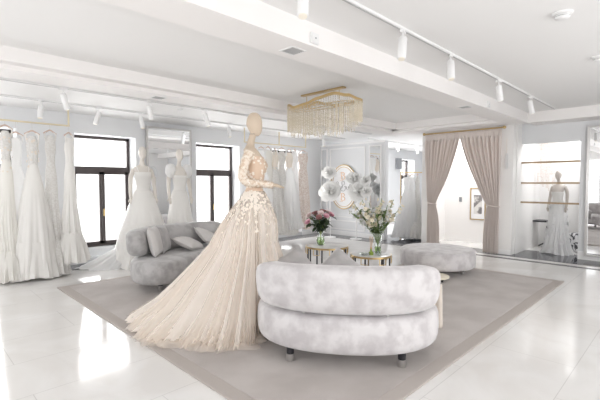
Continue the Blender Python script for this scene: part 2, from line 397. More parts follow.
pillow('scatter_cushion', 'mauve grey cushion peeking over the middle of the foreground sofa back', 'cushion', (3.16, 2.56, .57), (radians(48), 0, radians(-50)), (.24, .24, .08), G, 48)

# ------------------------------------------------------------------ ottoman and low stool
ot = tag(empty('round_ottoman', (6.40, 3.08, RZ)), 'large round pale velvet ottoman standing before the curtained doorway', 'ottoman')
MB().lathe([(.50, .105), (.575, .108), (.597, .13), (.602, .20), (.602, .34), (.594, .372), (.565, .388), (.50, .394), (.25, .40), (.05, .402)], n=56).build('cushion_drum', 'velvet', ot)
MB().tube([(.602 * cos(a), .602 * sin(a), .355) for a in [2 * pi * k / 60 for k in range(61)]], .005, 6).build('piping', 'velvet', ot)
for a in range(4):
    lg = MB().lathe([(.024, .04), (.026, .11)], (.42 * cos(a * pi / 2 + .15), .42 * sin(a * pi / 2 + .15), 0), 14).build('leg', 'black', ot)
    MB().lathe([(.026, 0), (.026, .045)], (.42 * cos(a * pi / 2 + .15), .42 * sin(a * pi / 2 + .15), 0), 14).build('leg_cap', 'steel', lg)
st = tag(empty('low_round_plinth', (5.72, 2.82, RZ)), 'low cream round plinth on dark feet between sofa and ottoman', 'plinth')
MB().lathe([(.20, .05), (.235, .055), (.24, .065), (.24, .075), (.22, .08), (.05, .081)], n=40).build('disc', 'cream', st)
for a in range(3): MB().lathe([(.02, 0), (.022, .052)], (.16 * cos(a * 2.1 + .4), .16 * sin(a * 2.1 + .4), 0), 12).build('foot', 'black', st)

# cream throw hanging at the right-hand front of the foreground sofa
vs = []; nu, nv = 22, 16
for i in range(nu + 1):
    for j in range(nv + 1):
        u = i / nu; v = j / nv
        x = (-.07 + .14 * u) * (1 + .5 * v) ; fold = .022 * sin(u * 12 + 1) * v
        vs.append((x, -.05 + .10 * v + fold, .47 * (1 - v)))
fs = [(i * (nv + 1) + j, (i + 1) * (nv + 1) + j, (i + 1) * (nv + 1) + j + 1, i * (nv + 1) + j + 1) for i in range(nu) for j in range(nv)]
o = MB().add(vs, fs).build('draped_throw', 'champagne', loc=(3.80, 1.86, RZ), rz=radians(-52)); solid(o, .006)
tag(o, 'cream throw hanging to the rug from the far right side of foreground sofa', 'throw')

# ------------------------------------------------------------------ coffee tables
def coffee_table(label, loc, R, H, legs, a0):
    t = tag(empty('round_coffee_table', loc), label, 'table', 'round marble coffee tables')
    MB().lathe([(R - .02, H - .018), (R - .012, H - .02), (R - .008, H - .001), (R - .012, H), (.05, H)], n=56).build('tabletop', 'marble_top', t, ang=40)
    MB().lathe([(R - .006, H - .032), (R + .002, H - .032), (R + .002, H - .004), (R - .007, H - .004), (R - .006, H - .032)], n=56, cap0=False, cap1=False).build('rim', 'gold', t, ang=40)
    for k in range(legs):
        a = a0 + 2 * pi * k / legs; c_, s_ = cos(a), sin(a); tx, ty = -s_, c_
        r_ = R - .03
        P = lambda d, z: (r_ * c_ + tx * d, r_ * s_ + ty * d, z)
        MB().tube([P(0, 0), P(0, H - .03)], .013, 6).build('leg', 'black', t)
        br = MB()
        r2 = R - .005
        Q = lambda d, z: (r2 * c_ + tx * d, r2 * s_ + ty * d, z)
        br.tube([Q(-.055, H - .03), Q(-.055, H - .12), Q(.055, H - .12), Q(.055, H - .03)], .0075, 6)
        br.build('bracket', 'gold', t)
    MB().lathe([(R - .045, .02), (R - .02, .02), (R - .02, .035), (R - .045, .035), (R - .045, .02)], n=48, cap0=False, cap1=False).build('foot_ring', 'gold', t, ang=40)
    return t
coffee_table('taller round marble coffee table carrying the pink roses', (5.05, 4.37, 0), .355, .46, 8, .2)
coffee_table('lower round marble coffee table carrying the white flowers and diffuser', (5.17, 3.57, 0), .315, .40, 7, .75)

# ------------------------------------------------------------------ flowers
def leaf_mesh(mb, base, d, L, W, up=None):
    d = Vector(d).normalized(); s = d.cross(Vector((0, 0, 1)));
    s = s.normalized() if s.length > .05 else Vector((1, 0, 0)); nrm = s.cross(d)
    b = Vector(base); pts = []
    for t, w, dz in ((0, .05, 0), (.3, .8, .04), (.6, 1, .03), (.85, .5, -.04), (1, .03, -.1)):
        c = b + d * L * t + nrm * dz * L
        pts.append([c - s * W * w + nrm * W * .3 * w, c, c + s * W * w + nrm * W * .3 * w])
    mb.loft(pts, False, False, False)
def bloom(mb, c, r, axis=(0, 0, 1), layers=3, counts=(4, 5, 6), open_=1.0, seed=0):
    rnd = random.Random(seed); ax = Vector(axis).normalized()
    q = Vector((0, 0, 1)).rotation_difference(ax)
    for l in range(layers):
        n = counts[min(l, len(counts) - 1)]; f = (l + 1) / layers
        tilt = radians(12 + 62 * (f ** 1.2) * open_)
        for k in range(n):
            a = 2 * pi * (k + .5 * (l % 2)) / n + rnd.uniform(-.15, .15); L_ = r * (.75 + .35 * f) * rnd.uniform(.9, 1.1); W = r * (.42 + .38 * f)
            rows = []
            for i in range(5):
                t = i / 4; w = W * (sin(pi * min(1, .18 + t * .74)) ** .7)
                th = tilt * (.35 + .65 * t) if t < .8 else tilt * 1.12
                rad = L_ * t * sin(th) + .02 * r; zz = L_ * t * cos(th) * .95
                row = []
                for j in range(5):
                    s_ = -1 + j / 2; cup = (1 - s_ * s_) * .0 + .22 * w * s_ * s_
                    rr = rad - cup * .9
                    x = rr * cos(a) - s_ * w * sin(a); y = rr * sin(a) + s_ * w * cos(a)
                    z = zz + cup * .5 + rnd.uniform(-.02, .02) * r
                    row.append(Vector(c) + q @ Vector((x, y, z - .35 * r)))
                rows.append(row)
            mb.loft(rows, False, False, False)
def vase(label, loc, prof, wz):
    v = tag(empty('glass_vase', loc), label, 'vase')
    MB().lathe(prof, n=28, cap0=True, cap1=False).build('glass_body', 'vase_glass', v)
    wp = [(r * .9, z + .004) for r, z in prof if z <= wz]
    MB().lathe(wp, n=24).build('water', 'water', v)
    return v
TZ1, TZ2 = .46, .40
vase('clear glass vase holding the pink roses', (4.98, 4.45, TZ1), [(.045, 0), (.06, .01), (.072, .07), (.062, .13), (.048, .18), (.052, .24), (.068, .29)], .16)
vase('tall flared glass vase holding the white flowers', (5.25, 3.50, TZ2), [(.038, 0), (.045, .01), (.05, .10), (.06, .22), (.075, .33)], .14)
RC = Vector((4.98, 4.45, TZ1))
roses = [(-.17, .05, .47, 'pale_pink', 'blush white'), (-.19, -.02, .36, 'pink', 'low pink'), (-.08, .04, .50, 'dusky', 'dusky'), (0, -.03, .51, 'pale_pink', 'pale pink'), (.03, .06, .53, 'dusky', 'dark dusky'),
         (.08, -.06, .46, 'pink', 'bright pink'), (.16, .02, .48, 'pink', 'right hand pink'), (-.03, -.10, .44, 'dusky', 'brownish'), (.11, .09, .52, 'pale_pink', 'soft pink')]
rlab = ['blush white rose at the upper left of the rose bouquet', 'pink rose hanging lowest at the left of the rose bouquet', 'dusky rose left of centre in the rose bouquet', 'pale pink rose at the centre of the rose bouquet',
        'dark dusky rose at the top of the rose bouquet', 'bright pink rose right of centre in the rose bouquet', 'pink rose at the right edge of the rose bouquet', 'brownish rose low at the front of the rose bouquet', 'soft pink rose at the upper right back of the rose bouquet']
rx, ry = Vector((sin(radians(44.75)), -cos(radians(44.75)), 0)), Vector((cos(radians(44.75)), sin(radians(44.75)), 0))
for k, ((a, b, z, cm, _), lb) in enumerate(zip(roses, rlab)):
    a *= 1.12; z += .03
    e = tag(empty('rose', RC), lb, 'flower', 'roses in the glass vase')
    top = rx * a + ry * b + Vector((0, 0, z))
    foot = -(rx * a + ry * b) * .12 + Vector((0, 0, .012)); mid = (rx * a + ry * b) * .16 + Vector((0, 0, .25))
    pth = catmull([foot, mid, top], 5, False)
    MB().tube(pth, .0045, 6).build('stem', 'stem', e)
    m = MB(); bloom(m, top, .062, (a * .9 * rx + (b * .7 - .12) * ry + Vector((0, 0, .22))), 4, (3, 5, 6, 7), .58, k); m.build('petals', cm, e)
    m = MB(); rn = random.Random(k + 5)
    for i in range(18):
        t = rn.uniform(.42, .95); p = mid.lerp(top, (t - .4) / .6) if t > .4 else mid
        an = rn.uniform(0, 2 * pi); leaf_mesh(m, p, (cos(an), sin(an), rn.uniform(-.7, .3)), rn.uniform(.09, .14), rn.uniform(.026, .038))
    m.build('leaves', 'leaf', e)
WC = Vector((5.25, 3.50, TZ2))
whites = [(-.42, 0, .52), (-.33, .1, .62), (-.24, -.05, .70), (-.12, .08, .66), (-.03, -.08, .60), (.06, .05, .72), (.13, -.04, .62), (.24, .06, .70), (.33, -.02, .60), (.02, .12, .56), (-.18, -.12, .50)]
wlab = ['cream flower stem reaching furthest left from the tall vase', 'white flower stem second from the left in the tall vase', 'tall white flower stem leaning left of centre', 'white flower stem just left of the tall vase centre', 'white flower stem rising over the front of the tall vase', 'tallest white flower stem near the vase centre',
        'white flower stem right of centre in the tall vase', 'tall white flower stem leaning right', 'white flower stem reaching furthest right from the tall vase', 'short white flower stem at the back of the tall vase', 'short white flower stem at the front left of the tall vase']
for k, ((a, b, z), lb) in enumerate(zip(whites, wlab)):
    a *= 1.06; z += .14
    e = tag(empty('white_stock_flower', WC), lb, 'flower', 'white flowers in the tall vase')
    D = rx * a + ry * b; top = D + Vector((0, 0, z)); foot = -D * .08 + Vector((0, 0, .012)); mid = D * .22 + Vector((0, 0, .34))
    pth = catmull([foot, mid, top], 8, False)
    MB().tube(pth, .005, 6).build('stem', 'leaf_light', e)
    m = MB(); rn = random.Random(k + 50)
    nb = 9
    for i in range(nb):
        t = 1 - .45 * i / nb; p = mid.lerp(top, max(0, (t - .35) / .65)); off = Vector((rn.uniform(-1, 1), rn.uniform(-1, 1), rn.uniform(-.6, .6))) * .045
        bloom(m, p + off, .024 + .018 * (i / nb) + rn.uniform(0, .010), off + Vector((0, 0, .03)), 2, (4, 5), .8, rn.random())
    m.build('petals', 'cream' if k % 3 else 'paper', e)
    m = MB()
    for i in range(24):
        t = rn.uniform(-.1, .75); p = mid.lerp(top, t); an = rn.uniform(0, 2 * pi)
        leaf_mesh(m, p, (cos(an), sin(an), rn.uniform(.1, .9)), rn.uniform(.07, .12), rn.uniform(.015, .024))
    m.build('leaves', 'leaf_light', e)
# diffuser, bowl, tumbler on the lower table
d = tag(empty('reed_diffuser', (5.10, 3.52, TZ2)), 'reed diffuser in a small green glass bottle on the lower table', 'diffuser')
MB().lathe([(.034, 0), (.038, .006), (.038, .04), (.02, .05), (.013, .055), (.013, .085), (.016, .09)], n=20).build('bottle', 'oil', d)
MB().lathe([(.012, .085), (.014, .10), (.010, .12)], n=14).build('neck_cap', 'amber', d)
for k in range(7):
    a = k * .9; MB().tube([(.004 * cos(a), .004 * sin(a), .06), (.028 * cos(a), .028 * sin(a), .28)], .0032, 5).build('reed', 'reed', d)
o = MB().lathe([(.03, .0), (.05, .003), (.088, .03), (.092, .034), (.085, .033), (.045, .009), (.01, .008)], n=30).build('glass_dish', 'vase_glass', loc=(4.98, 3.56, TZ2)); tag(o, 'shallow cut glass dish on the lower table left of the diffuser', 'dish')
o = MB().lathe([(.03, 0), (.036, .004), (.04, .06), (.037, .06), (.033, .008), (.01, .007)], n=26).build('glass_tumbler', 'vase_glass', loc=(5.13, 3.40, TZ2)); tag(o, 'small clear tumbler on the lower table right of the diffuser', 'glass')

# ------------------------------------------------------------------ mannequins
def ell(cx, cy, z, a, b, n=28): return [(cx + a * cos(2 * pi * j / n), cy + b * sin(2 * pi * j / n), z) for j in range(n)]
def mannequin(label, loc, az, skin, H=2.2, hz=1.98, stand=True, arms=True, arm_pose=None):
    """facing +x locally; proportions for a display figure of total height H"""
    k = H / 2.22
    root = tag(empty('mannequin', loc, radians(az)), label, 'mannequin')
    rings = [(0, 1.18, .10, .13), (-.01, 1.28, .115, .155), (.0, 1.36, .10, .135), (.012, 1.43, .082, .112), (.012, 1.50, .086, .115), (.018, 1.58, .10, .13), (.03, 1.665, .118, .14), (.012, 1.73, .108, .145),
             (-.012, 1.79, .09, .165), (-.03, 1.835, .072, .15), (-.035, 1.86, .052, .095), (-.03, 1.885, .043, .055), (-.022, 1.93, .038, .042), (-.008, 1.98, .036, .038), (.006, 2.02, .037, .038)]
    MB().loft([ell(x * k, 0, z * k, a * k, b * k) for x, z, a, b in rings]).build('torso', skin, root)
    hd = MB(); R = []
    for i in range(1, 16):
        t = i / 16; ph = -pi / 2 + pi * t
        a = .085 * cos(ph) ** .8; b = .072 * cos(ph) ** .8
        low = max(0, -sin(ph)); a *= (1 - .16 * low); b *= (1 - .22 * low)
        R.append(ell((.012 + .022 * low) * k, 0, (2.105 + .125 * sin(ph)) * k, a * k, b * k, 24))
    hd.loft(R).build('head', skin, root)
    if stand:
        MB().lathe([(.014, .02), (.014, 1.22 * k)], n=12).build('pole', 'steel', root)
        MB().lathe([(.17, 0), (.17, .008), (.02, .02)], n=32).build('base_plate', 'steel', root)
    if arms:
        for s in (-1, 1):
            pz = arm_pose(s) if arm_pose else [(-.03, s * .15, 1.80), (-.045, s * .20, 1.66), (-.03, s * .215, 1.52), (.0, s * .225, 1.38), (.035, s * .225, 1.26)]
            pth = catmull([Vector(p) * k for p in pz], 5, False)
            n = len(pth); rr = [(.046 - .017 * i / (n - 1)) * k for i in range(n)]
            am = MB().tube(pth, rr, 12).build('arm', skin, root)
            w = pth[-1]; dr = (pth[-1] - pth[-3]).normalized(); sd = dr.cross(Vector((0, 0, 1)))
            sd = sd.normalized() if sd.length > .1 else Vector((1, 0, 0)); up = sd.cross(dr)
            hm = MB(); hm.ellipsoid(w + dr * .04 * k, (.05 * k, .036 * k, .02 * k), 12, 8, 1, Matrix((dr, sd, up)).transposed())
            for f in range(4):
                o_ = (f - 1.5) * .013 * k; l_ = (.062, .072, .068, .052)[f] * k
                b0 = w + dr * .07 * k + sd * o_
                hm.tube([b0, b0 + dr * l_ * .5 - up * .003, b0 + dr * l_ - up * .014], [.0095 * k, .009 * k, .007 * k], 7)
            b0 = w + dr * .02 * k + sd * .022 * k * -s
            hm.tube([b0, b0 + dr * .035 * k - sd * .02 * k * s - up * .01, b0 + dr * .06 * k - sd * .022 * k * s - up * .02], [.010 * k, .009 * k, .006 * k], 7)
            hm.build('hand', skin, am)
    return root

def posy(mb, c, nrm, r, rnd):
    """five-petal lace flower lying on a surface"""
    c = Vector(c); n = Vector(nrm).normalized(); a = n.cross(Vector((.3, .2, 1))).normalized(); b = n.cross(a); th = rnd.uniform(0, 6.28)
    vs = [c + n * .006]; m_ = 15
    for j in range(m_):
        an = th + 2 * pi * j / m_; rr = r * (.45 + .55 * abs(cos(2.5 * (an - th))))
        vs.append(c + (a * cos(an) + b * sin(an)) * rr + n * (.004 + .5 * rr * .25))
    mb.add(vs, [(0, j + 1, (j + 1) % m_ + 1) for j in range(m_)])

# ---- the champagne gown and its mannequin
MX, MY, MAZ = 2.70, 3.38, -42.0
def pose_main(s):
    return [(-.03, s * .15, 1.80), (-.075, s * .185, 1.68), (-.10, s * .195, 1.54), (-.03, s * .185, 1.485), (.08, s * .15, 1.475), (.20, s * .08 - .02, 1.46)]
man = mannequin('beige fabric mannequin with egg shaped head wearing the champagne gown', (MX, MY, RZ), MAZ, 'skin', 2.22, arm_pose=pose_main)
gown = tag(empty('wedding_gown', (MX, MY, RZ), radians(MAZ)), 'champagne tulle wedding gown with lace sleeves and long train on the beige mannequin', 'gown')
# seams of the mannequin head and shoulder
MB().tube([(.0 + .0375 * cos(a), .0395 * sin(a), 2.0) for a in [2 * pi * k / 24 for k in range(25)]], .0022, 5).build('neck_seam', 'frame', man)
# bodice
brs = [(0, 1.30, .125, .165), (.0, 1.36, .108, .143), (.012, 1.43, .090, .120), (.012, 1.50, .094, .123), (.018, 1.58, .108, .138), (.03, 1.665, .126, .148), (.016, 1.72, .118, .151), (-.002, 1.76, .105, .158)]
MB().loft([ell(x, 0, z, a, b) for x, z, a, b in brs], True, False, False).build('bodice', 'nude', gown)
for s in (-1, 1):
    P = pose_main(s); pth = catmull([Vector(p) for p in P], 6, False); n = len(pth)
    MB().tube(pth, [(.052 - .020 * i / (n - 1)) + .002 * sin(i * 1.7) for i in range(n)], 14, True).build('sleeve', 'lace_mesh', gown)['label'] = 'ivory lace sleeve'
# local-space hem polygon (converted from world floor points)
inv = Matrix.Rotation(-radians(MAZ), 3, 'Z')
hem_w = [(1.76, 4.30), (1.67, 4.05), (1.62, 3.80), (1.62, 3.55), (1.72, 3.38), (1.82, 3.20), (1.90, 3.05), (2.00, 2.94), (2.13, 2.86), (2.27, 2.83), (2.38, 2.92), (2.52, 2.98), (2.72, 2.96), (2.95, 2.97), (3.14, 3.10), (3.22, 3.42), (3.10, 3.78), (2.80, 4.02), (2.50, 4.22), (2.20, 4.40), (1.95, 4.44)]
hem = catmull([inv @ Vector((x - MX, y - MY, 0)) for x, y in hem_w], 20)
NH = len(hem)
def skirt_mesh(seed, amp, grow=0.0, lift=0.0, z0=1.385, rows=34, nf=1.0):
    rnd = random.Random(seed); ph = [rnd.uniform(0, 6.28) for _ in range(8)]
    # resample the hem as a function of angle around the waist
    a0 = [math.atan2(p.y, p.x) for p in hem]
    i0 = min(range(NH), key=lambda i: abs(a0[i] + pi))
    rings = []
    for r in range(rows + 1):
        t = r / rows; ring = []
        for j in range(NH):
            i = (i0 + j) % NH; hp = hem[i]; ang = math.atan2(hp.y, hp.x)
            w = Vector((.012 + .098 * cos(ang), .128 * sin(ang), 0))
            s = j / NH * 2 * pi
            far = min(1.0, hp.length / 1.3)
            g = t ** (1.05 + .18 * far) if t < 1 else 1     # how far out
            hip = .055 * sin(pi * min(1, t * 2.6)) if t < .385 else 0
            z = z0 * (1 - t) ** (1.0 if far < .5 else 1.08)
            if t > .93: z = z * .8 + .0
            p = w.lerp(hp * (1 + grow), g) + hp.normalized() * hip
            f = sin(s * 22 * nf + ph[0] + 1.3 * sin(s * 5 + ph[1])) * .6 + sin(s * 13 * nf + ph[2] + 1.5 * sin(s * 7 + ph[3])) * .8 + sin(s * 47 * nf + ph[4]) * .12
            am = amp * (.08 + t ** .9) * (.6 + .6 * far)
            hv = hp.normalized()
            p = p + hv * f * am
            rf = max(0, (t - .80) / .20)
            z += rf * (.020 + .035 * (1 + sin(s * 47 + ph[5] + 2 * sin(s * 9))) * rf * (1 - .4 * rf)) * (1 if t < 1 else .35)
            p = p + hv * rf * .03 * sin(s * 83 + ph[6])
            ring.append((p.x, p.y, max(.006, z + lift * (1 - t) + (f * am * .35 if .1 < t < .95 else 0))))
        rings.append(ring)
    return rings
sk = MB().loft(skirt_mesh(3, .026), True, True, False).build('skirt', 'champagne', gown)
tl = MB().loft(skirt_mesh(11, .030, .02, .012, nf=.8), True, False, False).build('tulle_overlay', 'tulle', gown)
# crumpled tulle along the hem
m = MB(); rnd = random.Random(4)
for k in range(46):
    i = int(rnd.uniform(-.06, .56) * NH) % NH; p = hem[i] * rnd.uniform(.90, 1.01); d = (hem[(i + 4) % NH] - hem[i - 4]).normalized(); nv_ = Vector((d.y, -d.x, 0))
    L_ = rnd.uniform(.08, .2); W_ = rnd.uniform(.04, .08); ph = rnd.uniform(0, 6)
    rows = []
    for a in range(9):
        u = -1 + a / 4; row = []
        for b in range(5):
            v = -1 + b / 2
            q_ = p + d * L_ * u + nv_ * (W_ * v + .03 * sin(u * 3 + ph))
            row.append((q_.x, q_.y, .012 + .055 * (1 - v * v) * (1 - u * u) ** .5 * (.75 + .25 * sin(u * 9 + ph))))
        rows.append(row)
    m.loft(rows, False, False, False)
m.build('hem_ruffle', 'tulle', gown)
# lace flowers: bodice, sleeves, hips
m = MB(); rnd = random.Random(8)
for k in range(260):
    t = rnd.random(); i = min(len(brs) - 2, int(t * (len(brs) - 1))); f = t * (len(brs) - 1) - i
    x, z, a, b = [brs[i][c] * (1 - f) + brs[i + 1][c] * f for c in range(4)]
    an = rnd.uniform(0, 2 * pi); posy(m, (x + a * cos(an), b * sin(an), z), (cos(an), sin(an), .1), rnd.uniform(.009, .017), rnd)
for s in (-1, 1):
    P = catmull([Vector(p) for p in pose_main(s)], 6, False); n = len(P)
    for k in range(110):
        i = rnd.randrange(n - 1); an = rnd.uniform(0, 6.28); t_ = (P[i + 1] - P[i]).normalized(); a = t_.cross(Vector((0, 1, .2))).normalized(); b = t_.cross(a); nn = a * cos(an) + b * sin(an)
        posy(m, P[i].lerp(P[i + 1], rnd.random()) + nn * (.055 - .02 * i / n), nn, rnd.uniform(.008, .015), rnd)
rg = skirt_mesh(3, .026)
for k in range(620):
    t = abs(rnd.gauss(0, .125)); rf_ = min(12.9, t * 34 + 0); r = int(rf_); j = rnd.randrange(NH)
    if r > 5 and rnd.random() < .35: continue
    p = Vector(rg[r][j]).lerp(Vector(rg[r + 1][j]), rf_ - r); c = Vector((.01, 0, p.z)); nn = (p - c); posy(m, p + nn.normalized() * .008, nn.normalized() + Vector((0, 0, .35)), rnd.uniform(.010, .020), rnd)
m.build('lace_applique', 'lace', gown)['label'] = 'ivory floral lace'

# ------------------------------------------------------------------ simple gowns (rack and display)
def gown_rings(prof, n=84, folds=11, amp=.03, seed=0, tw=0.0):
    """prof: (z, half_x, half_y, cx, cy) from top to bottom; folds grow towards the hem"""
    rnd = random.Random(seed); ph = [rnd.uniform(0, 6.28) for _ in range(5)]
    P = catmull([Vector((p[0], p[1], p[2])) for p in prof], 6, False); Cn = catmull([Vector((p[3] if len(p) > 3 else 0, p[4] if len(p) > 4 else 0, 0)) for p in prof], 6, False)
    zt, zb = P[0].x, P[-1].x; rings = []
    for p, c in zip(P, Cn):
        t = (zt - p.x) / (zt - zb); ring = []
        am = amp * max(0, (t - .22) / .78) ** 1.1 * (.5 + .5 * min(1, p.y / .25))
        for j in range(n):
            a = 2 * pi * j / n
            f = sin(a * folds + ph[0] + 1.1 * sin(a * 2 + ph[1])) + .5 * sin(a * (folds * 2 + 1) + ph[2] + t * 1.5)
            hemz = .02 * sin(a * 3 + ph[3]) * (t > .97)
            ring.append((c.x + (p.y + am * f) * cos(a), c.y + (p.z + am * f) * sin(a), p.x + hemz))
        rings.append(ring)
    return rings
def hung_gown(label, cat_loc, rz, top, bottom, style, m, seed, group, hang_z=None, skirt_m=None, w=.26, hlabel=None, hang_group=None, lace=None):
    x, y = cat_loc; rnd = random.Random(seed)
    H = top - bottom
    g = tag(empty('wedding_gown', (x, y, bottom), rz), label, 'gown', group)
    wz = H * .80                 # waist height above hem
    if style == 'aline':
        bod = [(H, .045, .04), (H * .97, .07, .05), (H * .92, .08, .07), (H * .86, .068, .06), (wz, .06, .055)]
        sk = [(wz + .02, .058, .052), (H * .72, .10, .085), (H * .5, .19, .15), (H * .25, w * .9, .20), (0.0, w * 1.12, .23)]
        fl, am = 9, .028
    elif style == 'mermaid':
        bod = [(H, .04, .04), (H * .965, .07, .05), (H * .91, .08, .065), (H * .85, .06, .055), (wz, .056, .05)]
        sk = [(wz + .02, .056, .05), (H * .7, .085, .075), (H * .5, .10, .085), (H * .36, .13, .11), (H * .2, w * .75, .15), (0.0, w * 1.1, .22)]
        fl, am = 10, .035
    elif style == 'sheath':
        bod = [(H, .06, .05), (H * .96, .10, .06), (H * .91, .10, .07), (H * .85, .08, .065), (wz, .075, .06)]
        sk = [(wz + .02, .072, .06), (H * .7, .10, .08), (H * .4, .13, .09), (0.0, w * .7, .13)]
        fl, am = 8, .022
    MB().loft(gown_rings(bod, 60, 5, .006, seed), True, True, False).build('bodice', lace or m, g)
    MB().loft(gown_rings(sk, 96, fl, am, seed + 1), True, True, False).build('skirt', skirt_m or m, g)
    # lower flounce
    fz = H * rnd.uniform(.18, .26)
    fr = MB(); fr.loft(gown_rings([(fz, w * (.93 if style == 'aline' else .76), .195 if style == 'aline' else .15), (fz * .6, w * 1.04, .21), (-.0 + .01, w * 1.2, .25)], 96, 13, .03, seed + 2), True, False, False)
    if style != 'sheath': fr.build('flounce', skirt_m or m, g)
    st = MB()
    for s in (-1, 1):
        st.tube(catmull([(s * .07, 0, H * .955), (s * .085, -.01, H + .015), (s * .05, 0, H + .05)], 4, False), [.012] * 9, 8)
    st.build('shoulder_straps', m, g)
    if lace:
        fm = MB()
        for k in range(40):
            a = rnd.uniform(0, 6.28); z = H * rnd.uniform(.72, .98); posy(fm, (.078 * cos(a), .068 * sin(a), z), (cos(a), sin(a), .1), rnd.uniform(.014, .024), rnd)
        fm.build('lace_applique', 'lace', g)
    hz = hang_z if hang_z else top + .16
    h = tag(empty('clothes_hanger', (x, y, hz), rz), hlabel or 'hanger', 'hanger', hang_group)
    k_ = top + .05 - hz
    MB().tube(catmull([(-.10, 0, k_ - .02), (-.05, 0, k_ + .012), (0, 0, k_ + .035), (.05, 0, k_ + .012), (.10, 0, k_ - .02)], 4, False), .011, 8).build('shoulder_bar', 'wood', h)
    MB().tube([(0, 0, k_ + .035), (0, 0, -.035)] + [(.016 - .016 * cos(a), 0, -.012 + .020 * sin(a)) for a in (0.3, 1.0, 1.6, 2.3, 3.0, 3.5)], .0028, 6).build('hook', 'steel', h)
    return g

# rails
def rail(label, x0, x1, y, z, posts, ceil, m='pale_gold'):
    e = tag(empty('clothes_rail', (x0, y, z)), label, 'clothes rail')
    MB().tube([(0, 0, 0), (x1 - x0, 0, 0)], .014, 8).build('rod', m, e)
    for p in posts: MB().tube([(p - x0, 0, 0), (p - x0, 0, ceil - z)], .014, 8).build('post', m, e)
    return e
RY = 7.37
rail('gold ceiling rail holding the gowns at the left edge', 0.1, 2.04, RY, 2.44, (0.12, 2.026), 2.76)
rail('gold ceiling rail of gowns behind the champagne gown mannequin', 5.62, 7.66, RY, 2.44, (5.634, 6.70, 7.646), 2.76)
nr = tag(empty('clothes_rail', (9.60, 5.45, 0)), 'brass rail of white gowns seen beyond the grey partition', 'clothes rail')
MB().tube([(-.12, .18, 1.78), (.62, -.62, 1.78)], .014, 8).build('rod', 'gold', nr)
for p in ((-.11, .17), (.61, -.61)): MB().tube([(p[0], p[1], 0), (p[0], p[1], 1.78)], .012, 8).build('post', 'gold', nr)

G1, GH1 = 'gowns on the left rail', 'hangers on the left rail'
hung_gown('ivory gown cut by the left edge of the photo on the left rail', (1.17, RY), .2, 2.28, .04, 'mermaid', 'ivory', 21, G1, 2.44, w=.15, hlabel='hanger of the leftmost gown on the left rail', hang_group=GH1, lace='silver_lace')
hung_gown('wide ivory satin A line gown with floral bodice on the left rail', (1.50, RY - .06), -.1, 2.22, .03, 'aline', 'satin', 22, G1, 2.44, w=.29, hlabel='hanger above the wide satin gown with floral bodice', hang_group=GH1, lace='silver_lace')
hung_gown('slim patterned lace gown third along the left rail', (1.76, RY + .02), .3, 2.26, .03, 'mermaid', 'silver_lace', 23, G1, 2.44, w=.18, hlabel='hanger above the slim patterned lace gown', hang_group=GH1)
hung_gown('white mermaid gown hanging at the rail end beside the first window', (2.02, RY - .02), .6, 2.24, .20, 'mermaid', 'satin', 24, G1, 2.44, w=.21, hlabel='hanger at the right end of the left rail', hang_group=GH1)
hung_gown('white tulle gown at the back between the first two on the left rail', (1.32, RY + .12), .0, 2.20, .03, 'aline', 'white_tulle', 25, G1, 2.44, w=.16, hlabel='hanger half hidden behind the left rail gowns', hang_group=GH1)
G2, GH2 = 'gowns on the middle rail', 'hangers on the middle rail'
spec = [(6.12, 'aline', 'white_tulle', 'white tulle gown nearest the champagne mannequin on the middle rail', None, .40),
        (6.36, 'sheath', 'ivory', 'ivory long sleeved sheath gown second on the middle rail', None, .45),
        (6.56, 'aline', 'silver_lace', 'silvery embroidered lace gown third on the middle rail', 'lace', .30),
        (6.80, 'mermaid', 'silver_lace', 'sparkling silver mermaid gown at the middle rail centre', None, .22),
        (7.04, 'aline', 'white_tulle', 'pure white full gown right of the middle rail centre', 'lace', .35),
        (7.26, 'sheath', 'white_tulle', 'slim white gown second from the right on the middle rail', None, .40),
        (7.54, 'sheath', 'blush', 'blush beaded sheath gown at the right end of the middle rail', None, .30)]
hl = ['hanger nearest the champagne mannequin', 'hanger of the ivory sheath gown on the middle rail', 'hanger of the embroidered lace gown on the middle rail', 'hanger at the centre of the middle rail', 'hanger of the full white gown on the middle rail', 'hanger of the slim white gown on the middle rail', 'hanger of the blush beaded gown']
for k, (x, stl, mm, lb, lc, b) in enumerate(spec):
    hung_gown(lb, (x, RY + .02 * (k % 2)), .5 * (k % 3) - .4, 2.27 + .02 * (k % 2), b, stl, mm, 40 + k, G2, 2.44, w=.25 if stl != 'sheath' else .2, hlabel=hl[k], hang_group=GH2, lace=lc).scale = (1.4, 1.2, 1)
G3, GH3 = 'gowns on the rail beyond the partition', 'hangers on the rail beyond the partition'
spec = [(0.0, .06, 'aline', 'white_tulle', 'wide white gown first on the rail beyond the partition'), (.10, -.04, 'aline', 'white_tulle', 'white layered gown second on the rail beyond the partition'), (.20, -.15, 'mermaid', 'silver_lace', 'grey shaded lace gown at the middle of the far rail'),
        (.32, -.28, 'mermaid', 'white_tulle', 'white gown fourth on the rail beyond the partition'), (.45, -.42, 'sheath', 'satin', 'slim satin gown nearest the curtain on the far rail')]
hl3 = ['hanger of the first gown beyond the partition', 'hanger of the layered gown beyond the partition', 'hanger of the grey lace gown beyond the partition', 'hanger of the fourth gown beyond the partition', 'hanger of the satin gown nearest the curtain']
for k, (dx, dy, stl, mm, lb) in enumerate(spec):
    hung_gown(lb, (9.60 + dx, 5.45 + dy), .4 * k - .5, 1.66, .06, stl, mm, 60 + k, G3, 1.78, w=.34 if k < 3 else .24, hlabel=hl3[k], hang_group=GH3)

